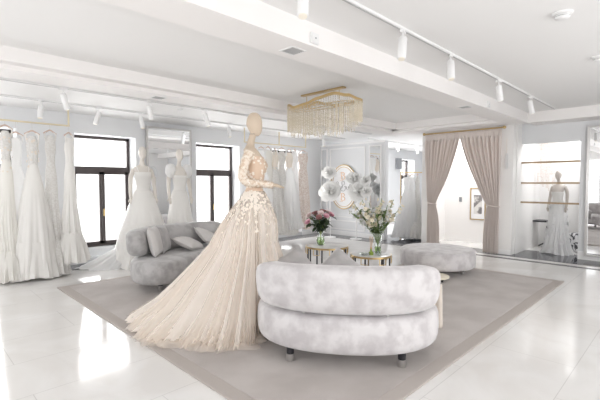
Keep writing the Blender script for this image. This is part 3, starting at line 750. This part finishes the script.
# display mannequins by the windows
ma = mannequin('pale mannequin in a white ball gown in front of the first window', (3.22, 7.30, .004), -100, 'skin_white', 2.16)
mb_ = mannequin('pale mannequin in a white puff sleeved gown before the leaning mirror', (3.92, 7.22, .004), -95, 'skin_white', 2.15)
ga = tag(empty('wedding_gown', (3.22, 7.30, .006), radians(-100)), 'white satin ball gown with thin straps and train in front of the first window', 'gown')
def disp_bodice(k, top=1.74):
    return [(top * k, .118 * k, .152 * k, .01), (1.665 * k, .128 * k, .150 * k, .03), (1.58 * k, .110 * k, .140 * k, .018), (1.50 * k, .096 * k, .125 * k, .012), (1.43 * k, .092 * k, .122 * k, .012), (1.38 * k, .10 * k, .135 * k, .0)]
MB().loft(gown_rings(disp_bodice(.973), 48, 4, .0, 1), True, False, False).build('bodice', 'satin', ga)
MB().loft(gown_rings([(1.37, .10, .13), (1.25, .17, .19), (1.0, .27, .28), (.6, .40, .40), (.2, .52, .50), (.0, .56, .56)], 120, 12, .035, 5), True, True, False).build('skirt', 'satin', ga)
tr = gown_rings([(.42, .10, .12, -.1, -.1), (.25, .26, .32, -.12, -.25), (.10, .32, .46, -.1, -.40), (.008, .36, .60, -.08, -.50)], 96, 12, .03, 9)
MB().loft(tr, True, True, False).build('train', 'white_tulle', ga)
st = MB()
for s in (-1, 1): st.tube(catmull([(.10, s * .07, 1.64), (.05, s * .10, 1.76), (-.02, s * .10, 1.80), (-.08, s * .08, 1.72)], 5, False), .008, 6)
st.build('shoulder_straps', 'satin', ga)
gb = tag(empty('wedding_gown', (3.92, 7.22, .006), radians(-95)), 'white gown with plunging neckline and puff sleeves before the leaning mirror', 'gown')
MB().loft(gown_rings(disp_bodice(.968, 1.70), 48, 4, .0, 1), True, False, False).build('bodice', 'satin', gb)
MB().loft(gown_rings([(1.36, .10, .13), (1.22, .15, .17), (.9, .21, .22), (.5, .28, .28), (.01, .36, .36)], 110, 10, .03, 15), True, True, False).build('skirt', 'satin', gb)
for s in (-1, 1):
    pf = MB(); R_ = gown_rings([(1.87, .03, .03), (1.84, .075, .075), (1.77, .105, .095), (1.68, .10, .09), (1.60, .04, .04)], 48, 7, .012, 3 + s)
    pf.loft([[(x - .02, y + s * .168, z) for x, y, z in r] for r in R_]).build('puff_sleeve', 'white_tulle', gb)

# leaning mirror behind them
lm = tag(empty('leaning_mirror', (4.12, 8.0, 0.004)), 'tall silver framed mirror against the wall between the two windows', 'mirror')
MB().box(-.48, .48, -.01, .0, .04, 2.62).build('mirror_glass', 'mirror', lm, False)
MB().box(-.51, -.475, -.03, .03, 0, 2.66).box(.475, .51, -.03, .03, 0, 2.66).box(-.475, .475, -.03, .03, 2.62, 2.66).box(-.475, .475, -.03, .03, 0, .04).build('mirror_frame', 'steel', lm, False)
MB().box(-.475, .475, .002, .028, .04, 2.62).build('backing_board', 'grey_plastic', lm, False)

# right-hand wall mirror
rm = tag(empty('wall_mirror', (9.40, .93, .08)), 'large silver framed mirror at the right edge of the photo', 'mirror')
MB().box(-.01, 0, -.55, .55, .04, 2.47).build('mirror_glass', 'mirror', rm, False)
MB().box(-.03, .02, -.59, -.545, 0, 2.51).box(-.03, .02, .545, .59, 0, 2.51).box(-.03, .02, -.545, .545, 2.47, 2.51).box(-.03, .02, -.545, .545, 0, .04).build('mirror_frame', 'steel', rm, False)

# ------------------------------------------------------------------ niche: shelves, mannequin, table
lb = ['top brass edged shelf across the niche', 'middle brass edged shelf across the niche at the mannequin head', 'lowest brass edged shelf across the niche at the mannequin waist']
for z, l in zip((1.93, 1.50, 1.09), lb):
    e = tag(empty('glass_shelf', (9.50, 2.14, z)), l, 'shelf', 'brass edged shelves in the niche')
    MB().box(-.05, .045, -.50, .53, -.008, .008).build('glass_plate', 'vase_glass', e, False)
    MB().box(-.065, -.048, -.51, .54, -.018, .018).build('front_rail', 'shelf_brass', e, False)
nm = mannequin('grey mannequin wearing a ruffled white gown in the shelf niche', (9.86, 2.08, .004), 165, 'skin_grey', 1.75)
ng = tag(empty('wedding_gown', (9.86, 2.08, .006), radians(165)), 'white ruffled feathery gown on the grey mannequin in the niche', 'gown')
k = 1.75 / 2.22
MB().loft(gown_rings(disp_bodice(k, 1.60), 48, 4, .0, 1), True, False, False).build('bodice', 'satin', ng)
MB().loft(gown_rings([(1.10, .085, .11), (.98, .13, .15), (.7, .15, .17), (.4, .17, .19), (.12, .22, .24), (0.005, .27, .30)], 110, 14, .035, 33), True, True, False).build('skirt', 'white_tulle', ng)
ru = MB(); rnd = random.Random(3)
for q_ in range(80):
    a = rnd.uniform(0, 6.28); z = rnd.uniform(.05, 1.0); r = .15 + .10 * (1 - z); bloom(ru, (r * cos(a), r * sin(a), z), .05, (cos(a), sin(a), -.3), 1, (4,), .9, q_)
ru.build('ruffles', 'white_tulle', ng)
bt = tag(empty('side_table', (10.55, 2.42, .004)), 'small black topped table on a stem in the niche behind shelves', 'table')
MB().box(-.18, .18, -.28, .28, .60, .635).build('tabletop', 'black', bt, False)
MB().tube([(0, 0, .03), (0, 0, .60)], .022, 10).build('stem', 'black', bt)
for a in range(3): MB().tube([(0, 0, .14), (.24 * cos(a * 2.1 + 1), .24 * sin(a * 2.1 + 1), .015)], .016, 8).build('leg', 'black', bt)
ch = tag(empty('patterned_pouf', (10.32, 1.74, .004)), 'black and white patterned pouf beside the niche mannequin', 'pouf')
MB().lathe([(.16, .03), (.20, .05), (.22, .2), (.21, .36), (.17, .42), (.03, .43)], n=30).build('cover', 'ornate', ch)
for a in range(4): MB().lathe([(.015, 0), (.02, .05)], (.12 * cos(a * pi / 2), .12 * sin(a * pi / 2), 0), 10).build('foot', 'black', ch)
dd = empty('door_1', (10.60, 1.66, 0)); struct(dd)
MB().box(0, .05, -.12, .16, 0, 1.83).build('door_leaf', 'door_dark', dd, False)
MB().tube([(-.03, .06, .92), (-.03, .12, .92)], .012, 8).build('door_handle', 'gold', dd)
# hanging crystal garland panel in the niche
gl = tag(empty('crystal_garland', (10.4, 2.44, 2.7)), 'pale crystal bead garland hanging at the left inside the niche', 'garland')
MB().tube([(0, -.17, 0), (0, .17, 0)], .012, 8).build('rail', 'steel', gl)
bd = MB(); rnd = random.Random(2)
for i in range(14):
    y = -.16 + i * .025; L_ = rnd.uniform(1.0, 1.45); z = -.02
    while z > -L_:
        bd.ellipsoid((0, y, z), (.010, .010, .015), 6, 4); z -= .032
for_ = bd.build('bead_strands', 'blush', gl, False); for_['kind'] = 'stuff'
sp = MB().box(-.07, .07, -.04, .04, -.07, 0).build('ceiling_spotlight', 'black', loc=(9.75, 2.12, 2.33)); sp.location.z = 2.76
tag(sp, 'small black spotlight fixed above the niche shelves', 'spotlight')

# ------------------------------------------------------------------ curtained doorway
CX = 8.86
rod = tag(empty('curtain_rod', (CX, 3.68, 2.65)), 'antique gold curtain rod with ball finials above the doorway', 'curtain rod')
MB().tube([(0, -.80, 0), (0, .92, 0)], .016, 10).build('pole', 'gold', rod)
for y in (-.83, .95): MB().ellipsoid((0, y, 0), (.034, .034, .034)).build('finial', 'gold', rod)
for y in (-.76, .05, .88): MB().tube([(0, y, 0), (.085, y, 0)], .009, 8).build('bracket', 'gold', rod)
def curtain(name, label, y_out, y_in, tie_y0, tie_y1, bot_y0, bot_y1, seed):
    """y_out: outer edge, y_in: inner edge at the rod; gathered at the tie, falling to the floor"""
    e = tag(empty(name, (CX, 0, 0)), label, 'curtain', 'pair of doorway curtains')
    nu, nv = 150, 60; zt, ztie, zb = 2.63, 1.02, .012; vs = []
    rnd = random.Random(seed); p1 = rnd.uniform(0, 6)
    for i in range(nu + 1):
        u = i / nu
        for j in range(nv + 1):
            v = j / nv; z = zt + (zb - zt) * v
            if z > ztie:
                s = (zt - z) / (zt - ztie)
                yo = y_out + (tie_y0 - y_out) * s ** 1.6; yi = y_in + (tie_y1 - y_in) * (s ** 1.35)
                amp = .042 * (1 - .45 * s); fr = 10
            else:
                s = (ztie - z) / (ztie - zb); yo = tie_y0 + (bot_y0 - tie_y0) * sin(min(1, s * 1.6) * pi / 2); yi = tie_y1 + (bot_y1 - tie_y1) * sin(min(1, s * 1.6) * pi / 2)
                amp = .022 + .02 * s; fr = 10
            y = yo + (yi - yo) * u
            bag = .05 * math.exp(-((z - ztie - .12) / .25) ** 2)
            x = -(amp * sin(u * fr * 2 * pi + p1 + .4 * sin(v * 5)) + .4 * amp * sin(u * 37 + v * 3)) - bag * (.4 + u * .6)
            if v < .06: x = -(.018 * abs(sin(u * 26 * pi)))
            vs.append((x, y, z))
    fs = [(i * (nv + 1) + j, (i + 1) * (nv + 1) + j, (i + 1) * (nv + 1) + j + 1, i * (nv + 1) + j + 1) for i in range(nu) for j in range(nv)]
    o = MB().add(vs, fs).build('panel', 'curtain', e); solid(o, .004)
    ym = (tie_y0 + tie_y1) / 2; hw = abs(tie_y1 - tie_y0) / 2 + .015
    MB().tube([(-.02 + .065 * sin(a) * -1, ym + hw * cos(a), ztie + .02 * cos(a)) for a in [2 * pi * k / 28 for k in range(29)]], .012, 8).build('tieback', 'curtain', e)
    return e
curtain('doorway_curtain', 'left blush curtain tied back beside the doorway', 4.60, 3.76, 4.50, 4.30, 4.52, 4.22, 1)
curtain('doorway_curtain', 'right blush curtain tied back beside the doorway', 2.90, 3.80, 2.92, 3.16, 2.93, 3.24, 2)
for y, l in ((4.58, 'white tassel hanging at the left of the doorway curtains'), (2.82, 'white tassel hanging at the right of the doorway curtains')):
    e = tag(empty('curtain_tassel', (8.93 if y < 4 else 8.915, y, 2.30)), l, 'tassel', 'tassels beside the curtains')
    MB().tube([(0, 0, .12), (0, 0, -.18)], .004, 6).build('cord', 'lace', e)
    MB().lathe([(.006, -.18), (.022, -.20), (.020, -.23), (.026, -.25), (.034, -.50), (.01, -.50)], n=16).build('fringe', 'white_tulle', e)
pt = tag(empty('framed_picture', (10.195, 3.86, .98)), 'framed black and white photograph on the wall behind the curtains', 'picture')
MB().box(-.02, 0, -.19, -.165, -.40, .40).box(-.02, 0, .165, .19, -.40, .40).box(-.02, 0, -.165, .165, .375, .40).box(-.02, 0, -.165, .165, -.40, -.375).build('picture_frame', 'gold', pt, False)
MB().box(-.008, 0, -.165, .165, -.375, .375).build('mount', 'plaque', pt, False)
MB().box(-.011, -.008, -.10, .10, -.25, .22).build('print', 'photo', pt, False)
sw = MB().box(-.012, 0, -.035, .035, -.06, .06).box(-.018, -.012, -.02, .02, .008, .045).box(-.018, -.012, -.02, .02, -.045, -.008).build('light_switch', 'grey_plastic', None, False, (10.195, 4.30, 1.08))
tag(sw, 'double light switch on the wall behind the curtains', 'switch')
sb = MB().box(-.16, .16, -.10, 0, -.2, .2).box(-.14, .14, -.105, -.10, -.18, .18).build('wall_speaker', 'grey_plastic', None, False, (13.35, WY, 2.23))
sb.scale.x = .9; tag(sb, 'grey box speaker high on the far window wall beyond partition', 'speaker')

# ------------------------------------------------------------------ oval plaque
pl = tag(empty('oval_plaque', (WX, 7.14, 1.39)), 'white oval wall plaque with gold rims and bronze B letters', 'plaque')
def oval(a, b, x0, x1, n=56):
    return [[(x0, a * cos(2 * pi * j / n), b * sin(2 * pi * j / n)) for j in range(n)], [(x1, a * cos(2 * pi * j / n), b * sin(2 * pi * j / n)) for j in range(n)]]
MB().loft(oval(.47, .62, -.002, -.035)[::-1]).build('board', 'plaque', pl, ang=40)
for a, b, r, nm in ((.475, .625, .014, 'outer_rim'), (.415, .565, .008, 'inner_rim')):
    MB().tube([(-.037, a * cos(t), b * sin(t)) for t in [2 * pi * k / 64 for k in range(65)]], r, 8).build(nm, 'gold', pl)
def letter(txt, size, z):
    cu = bpy.data.curves.new('letter', 'FONT'); cu.body = txt; cu.size = size; cu.extrude = .008; cu.align_x = 'CENTER'; cu.align_y = 'CENTER'; cu.offset = -.006
    t = bpy.data.objects.new('tmp', cu); COL.objects.link(t)
    dg = bpy.context.evaluated_depsgraph_get(); me = bpy.data.meshes.new_from_object(t.evaluated_get(dg)); bpy.data.objects.remove(t)
    me.materials.clear(); me.materials.append(M['bronze'])
    o = bpy.data.objects.new('letter', me); COL.objects.link(o); o.parent = pl; o.location = (-.046, 0.02, z); o.rotation_euler = (pi / 2, 0, -pi / 2); return o
letter('B', .33, .30); letter('B', .33, -.30)
# serifs of the letters
for z0 in (.30, -.30):
    MB().box(-.052, -.040, .02, .125, z0 + .098, z0 + .110).box(-.052, -.040, .02, .125, z0 - .125, z0 - .113).build('letter_serif', 'bronze', pl, False)
# looping script line between the two letters
sc_pts = [(.27, .10), (.22, .15), (.17, .10), (.20, .02), (.12, -.06), (.04, .0), (.06, .13), (-.01, .16), (-.04, .08), (.05, .03), (.10, -.07), (0, -.12), (-.08, -.04), (-.04, .02), (-.11, .0), (-.12, -.07), (-.19, -.06), (-.17, .0), (-.22, .04), (-.25, .10), (-.20, .0), (-.24, -.08), (-.29, -.03)]
MB().tube(catmull([(-.042, y, z + .0) for y, z in sc_pts], 6, False), .007, 6).build('script_flourish', 'track', pl)

# ------------------------------------------------------------------ giant paper flowers
def pflower_stand(label, loc, heads):
    e = tag(empty('paper_flower_stand', loc), label, 'flower stand', 'giant paper flower stands')
    MB().lathe([(.16, 0), (.165, .012), (.03, .03), (.012, .04)], n=30).build('base', 'white', e)
    for k, (dy, z, r) in enumerate(heads):
        top = Vector((-.05 * k, dy, z))
        MB().tube(catmull([(0, 0, .03), (0, dy * .15, z * .45), (top.x, top.y, top.z)], 6, False), .008, 6).build('stem', 'white', e)
        m_ = MB(); bloom(m_, top, r, (-.7, -.5 + .1 * k, .45), 2, (6, 7), .85, 70 + k); bloom(m_, top + Vector((-.30, -.2, .2)) * r, r * .8, (-.6, -.4, .7), 2, (4, 5), .30, 90 + k); m_.build('flower_head', 'paper', e)
    return e
pflower_stand('stand of giant white paper flowers in front of the narrow right mirror', (8.60, 6.42, .004), [(.10, 1.62, .19), (-.12, 1.28, .28), (-.36, 1.56, .14), (-.42, 1.28, .15)])
pflower_stand('stand of two giant white paper flowers left of the oval plaque', (8.40, 7.15, .004), [(.05, 1.78, .20), (-.02, 1.27, .30)])

# ------------------------------------------------------------------ chandelier
CHX, CHY, CZ = 4.62, 4.10, 2.90
c = tag(empty('crystal_chandelier', (CHX, CHY, CZ)), 'gold wave framed chandelier dripping with crystal bead strands', 'chandelier')
MB().box(-.035, .035, -.43, .43, -.022, 0).build('ceiling_plate', 'gold', c, False)
for y in (-.33, .33):
    MB().tube([(0, y, -.035), (0, y, -.17)], .005, 6).build('hanging_rod', 'gold', c)
LY, LX = .72, .21
def oval_pt(t): return (LX * math.copysign(abs(sin(t)) ** .85, sin(t)), LY * math.copysign(abs(cos(t)) ** .9, cos(t)))
def wave_z(x, y, t):
    near = [(.74, -.18), (.62, -.15), (.42, -.215), (.15, -.20), (-.1, -.15), (-.38, -.12), (-.6, -.17), (-.74, -.24)]
    far = [(.74, -.18), (.5, -.15), (.3, -.10), (.1, -.15), (-.1, -.20), (-.38, -.22), (-.6, -.22), (-.74, -.24)]
    tb = near if x < 0 else far
    for (y1, z1), (y0, z0) in zip(tb, tb[1:]):
        if y >= y0 or (y0, z0) == tb[-1]:
            u = max(0, min(1, (y - y0) / (y1 - y0))); u = u * u * (3 - 2 * u); return z0 + (z1 - z0) * u
n = 96
rings = []
for k in range(n + 1):
    t = 2 * pi * k / n; x, y = oval_pt(t); z = wave_z(x, y, t)
    t2 = t + .02; rr = .018
    dx = x / LX; dy = y / LY; l_ = sqrt((x / LX ** 2) ** 2 + (y / LY ** 2) ** 2); nx, ny = (x / LX ** 2) / l_, (y / LY ** 2) / l_
    rings.append([(x + nx * a, y + ny * a, z + b) for a, b in ((-.006, -.022), (.006, -.022), (.006, .022), (-.006, .022))])
MB().loft(rings, True, False, False).build('wave_band', 'gold', c, ang=40)
MB().tube([(x * .8, y * .9, -.235) for x, y in [oval_pt(2 * pi * k / 48) for k in range(49)]], .007, 6).build('inner_ring', 'gold', c)
MB().tube([(0, -LY * .9, -.235), (0, LY * .9, -.235)], .007, 6).tube([(-LX * .8, .2, -.235), (LX * .8, .2, -.235)], .006, 6).tube([(-LX * .8, -.2, -.235), (LX * .8, -.2, -.235)], .006, 6).build('cross_bars', 'gold', c)
def strand(L_, seed):
    b = MB(); z = 0; r_ = random.Random(seed)
    b.tube([(0, 0, 0), (0, 0, -L_)], .0008, 3)
    while z > -L_:
        s = .0085 if int(-z / .02) % 3 else .012
        o_ = len(b.v); vs = [(s, 0, z), (0, s, z), (-s, 0, z), (0, -s, z), (0, 0, z + s * 1.5), (0, 0, z - s * 1.5)]
        b.add(vs, [(0, 1, 4), (1, 2, 4), (2, 3, 4), (3, 0, 4), (1, 0, 5), (2, 1, 5), (3, 2, 5), (0, 3, 5)]); z -= .027
    return b
lens = [.28, .34, .40, .46, .52]
proto = {}
cnt = 0
for k in range(100):
    t = 2 * pi * k / 100; x, y = oval_pt(t); z0 = wave_z(x, y, t) - .02
    end = -.66 + .035 * (k % 3) + .12 * abs(y / LY) ** 3
    L_ = max(.2, z0 - end); li = min(range(5), key=lambda i: abs(lens[i] - L_))
    if li not in proto:
        o = strand(lens[li], li).build('crystal_strand', 'crystal', c, False); proto[li] = o
    else:
        o = proto[li].copy(); COL.objects.link(o); o.parent = c
    o.location = (x, y, z0)
bm_ = MB(); rnd = random.Random(5)
for ring_, (fx, n_, ex) in enumerate(((.96, 60, .0), (.74, 46, .06), (.40, 30, .09))):
    for k in range(n_):
        t = 2 * pi * k / n_ + .03; x, y = oval_pt(t); x *= fx; y *= min(1, fx + .16)
        L_ = .33 + ex + rnd.uniform(-.02, .03) - (.08 if y < -LY * .7 else 0)
        s_ = strand(L_, 0); bm_.add([(vx + x, vy + y, vz - .24) for vx, vy, vz in s_.v], s_.f)
o = bm_.build('inner_crystal_strands', 'crystal', c, False); o['kind'] = 'stuff'

# ------------------------------------------------------------------ lighting tracks and spots
def track(label, x0, x1, y, z):
    e = tag(empty('lighting_track', (x0, y, z)), label, 'lighting track')
    MB().box(0, x1 - x0, -.018, .018, -.022, 0).build('rail_body', 'white_metal', e, False)
    MB().box(0.01, x1 - x0 - .01, -.007, .007, -.026, -.020).build('slot', 'track', e, False)
    return e
track('white lighting track on the right hand ceiling bay', 1.2, 8.72, 1.93, 2.90)
track('lighting track on the ceiling near the windows', -1.5, 8.9, 7.05, 2.76)
track('lighting track close behind the ceiling coffer edge', -1.5, 8.6, 5.95, 2.76)
track('lighting track seen beyond the partition', 9.4, 15.8, 6.6, 2.76)
def make_spot():
    e = tag(empty('track_spotlight', (0, 0, 0)), 'x', 'spotlight')
    MB().box(-.05, .05, -.017, .017, -.025, 0).tube([(0, 0, -.02), (0, 0, -.075)], .008, 8).build('adapter', 'white_metal', e, False)
    R_ = Matrix.Rotation(radians(16), 3, 'Y')
    b = MB(); b.lathe([(.037, .02), (.039, .015), (.039, -.185), (.036, -.19)], n=24)
    b.v = [tuple(R_ @ Vector(p) + Vector((0, 0, -.085))) for p in b.v]; h = b.build('lamp_body', 'white_metal', e, ang=40)
    b = MB().lathe([(.030, -.182), (.030, -.194)], n=20); b.v = [tuple(R_ @ Vector(p) + Vector((0, 0, -.085))) for p in b.v]; b.build('lens', 'lens', h)
    return e
sp0 = make_spot()
spots = [(1.98, 1.93, 2.878, 40, 'right ceiling track spotlight nearest the top edge of the photo'), (3.27, 1.93, 2.878, 20, 'second spotlight along the right hand ceiling track'), (4.26, 1.93, 2.878, 35, 'third spotlight along the right hand ceiling track, tilted'),
         (5.74, 1.93, 2.878, 170, 'fourth spotlight along the right hand ceiling track'), (7.16, 1.93, 2.878, 150, 'last spotlight at the far end of right ceiling track'),
         (1.57, 7.05, 2.738, 60, 'spotlight on the window track above the left gowns'), (2.39, 7.05, 2.738, -20, 'spotlight on the window track above the first window'), (3.10, 7.05, 2.738, 100, 'spotlight on the window track left of the leaning mirror'), (4.98, 7.05, 2.738, 80, 'spotlight on the window track above the second window'), (8.0, 7.05, 2.738, 60, 'spotlight on the window track behind the chandelier'),
         (1.58, 5.95, 2.738, 180, 'spotlight by the coffer edge above the left gowns'), (2.74, 5.95, 2.738, 200, 'spotlight by the coffer edge above the first window'), (3.72, 5.95, 2.738, 150, 'spotlight by the coffer edge above the second window'), (6.6, 5.95, 2.738, 130, 'spotlight by the coffer edge under the chandelier'),
         (9.75, 6.6, 2.738, 90, 'first spotlight seen beyond the partition'), (10.9, 6.6, 2.738, 90, 'middle spotlight seen beyond the partition'), (12.1, 6.6, 2.738, 90, 'last spotlight seen beyond the partition')]
for k, (x, y, z, a, lb_) in enumerate(spots):
    g_ = 'ceiling track spotlights'
    if k == 0: sp0.location = (x, y, z); sp0.rotation_euler.z = radians(a); sp0['label'] = lb_; sp0['group'] = g_
    else: dup(sp0, (x, y, z), radians(a), lb_, g_)
# detectors, vents, sensors
for k, (x, y, l) in enumerate(((3.91, .83, 'white round smoke detector nearer the camera on right ceiling'), (5.54, .81, 'white round smoke detector at the right edge of photo'))):
    e = tag(empty('smoke_detector', (x, y, 2.90)), l, 'smoke detector', 'ceiling smoke detectors')
    MB().lathe([(.075, 0), (.075, -.012), (.058, -.02)][::-1], n=28).build('base', 'white_metal', e, ang=40)
    MB().lathe([(.02, -.052), (.045, -.05), (.056, -.036), (.056, -.03), (.05, -.018)], n=28).build('dome', 'white_metal', e)
    MB().lathe([(.0565, -.034), (.0565, -.028)], n=28, cap0=False, cap1=False).build('sensor_slot', 'track', e)
for x, y, l in ((2.57, 2.64, 'square ceiling vent under the beam nearer the camera'), (6.36, 2.64, 'square ceiling vent under the far end of the beam'), (2.63, 5.41, 'square ceiling vent in the soffit above the windows')):
    e = tag(empty('ceiling_vent', (x, y, 2.70)), l, 'vent', 'ceiling vents')
    MB().box(-.09, .09, -.09, -.075, -.006, 0).box(-.09, .09, .075, .09, -.006, 0).box(-.09, -.075, -.075, .075, -.006, 0).box(.075, .09, -.075, .075, -.006, 0).build('vent_frame', 'white_metal', e, False)
    v_ = MB().box(-.075, .075, -.075, .075, -.002, -.001)
    for q_ in range(6): v_.box(-.075, .075, -.068 + q_ * .024, -.060 + q_ * .024, -.006, -.001)
    v_.build('grille', 'track', e, False)
for x, l in ((2.62, 'white square sensor on the ceiling beam near chandelier'), (6.75, 'small white square sensor at the far end of ceiling beam')):
    e = tag(empty('beam_sensor', (x, 2.43, 2.765)), l, 'sensor', 'sensors on the ceiling beam')
    MB().box(-.05, .05, -.022, 0, -.045, .045).box(-.042, .042, -.028, -.022, -.037, .037).build('casing', 'white_metal', e, False)
    MB().box(-.006, .006, -.031, -.027, -.006, .006).build('indicator', 'grey_plastic', e, False)
o = MB().lathe([(.02, -.03), (.045, -.025), (.05, 0)], n=20).build('ceiling_sensor', 'white_metal', loc=(3.45, 6.3, 2.76)); tag(o, 'small round sensor on the ceiling by the windows', 'sensor')

# ------------------------------------------------------------------ light
w = bpy.data.worlds.new('World'); SC.world = w; w.use_nodes = True
bg = w.node_tree.nodes['Background']; bg.inputs['Color'].default_value = (0.98, 0.99, 1.0, 1); bg.inputs['Strength'].default_value = 1.5
def area(name, loc, rot, sx, sy, power, col=(1, 1, 1)):
    l = bpy.data.lights.new(name, 'AREA'); l.shape = 'RECTANGLE'; l.size = sx; l.size_y = sy; l.energy = power; l.color = col
    o = bpy.data.objects.new(name, l); COL.objects.link(o); o.location = loc; o.rotation_euler = [radians(a) for a in rot]; return o
for i, (a, b) in enumerate(wins):
    area('window_daylight', ((a + b) / 2, 8.62, 1.35), (-90, 0, 0), b - a, 2.1, 70 if a > 4 else 42, (1, .995, .985))
area('unseen_fill_light', (-2.75, 0, 1.35), (0, -90, 0), 2.2, 3.7, 12, (1, .99, .98))  # added fill lights, out of view beyond the rear and side openings
area('unseen_fill_light', (-2.75, 4.9, 1.35), (0, -90, 0), 2.2, 3.7, 15, (1, .99, .98))
area('unseen_fill_light', (0, -2.75, 1.35), (90, 0, 0), 3.7, 2.2, 14, (1, .985, .97))
area('unseen_fill_light', (4.65, -2.75, 1.35), (90, 0, 0), 3.8, 2.2, 40, (1, .985, .97))
area('niche_fill_light', (10.2, 1.6, 2.72), (0, 0, 0), .8, .8, 22)  # added fill over the niche, source unseen
area('fitting_room_fill_light', (9.7, 3.75, 2.72), (0, 0, 0), .6, 1.2, 22)  # unseen light added to brighten the space behind the curtains
area('next_room_fill_light', (11.0, 6.2, 2.72), (0, 0, 0), 2.5, 1.0, 40)  # added fill that lifts the far end of the room

# ------------------------------------------------------------------ camera
cam = bpy.data.cameras.new('camera'); co = bpy.data.objects.new('camera', cam); COL.objects.link(co)
cam.sensor_width = 36; cam.lens = 24.0; co.location = (0, 0, 1.5); cam.clip_start = .05
co.rotation_euler = (radians(90 - 2.43), 0, radians(44.75 - 90))
SC.camera = co
vs_ = SC.view_settings; vs_.view_transform = 'Standard'; vs_.look = 'None'; vs_.exposure = 0.58; vs_.gamma = 1.0; vs_.use_curve_mapping = False
SC.cycles.max_bounces = 10; SC.cycles.transparent_max_bounces = 24; SC.cycles.diffuse_bounces = 6; SC.cycles.glossy_bounces = 5
SC.cycles.use_denoising = True; SC.cycles.caustics_reflective = False; SC.cycles.caustics_refractive = False
SC.cycles.sample_clamp_indirect = 8
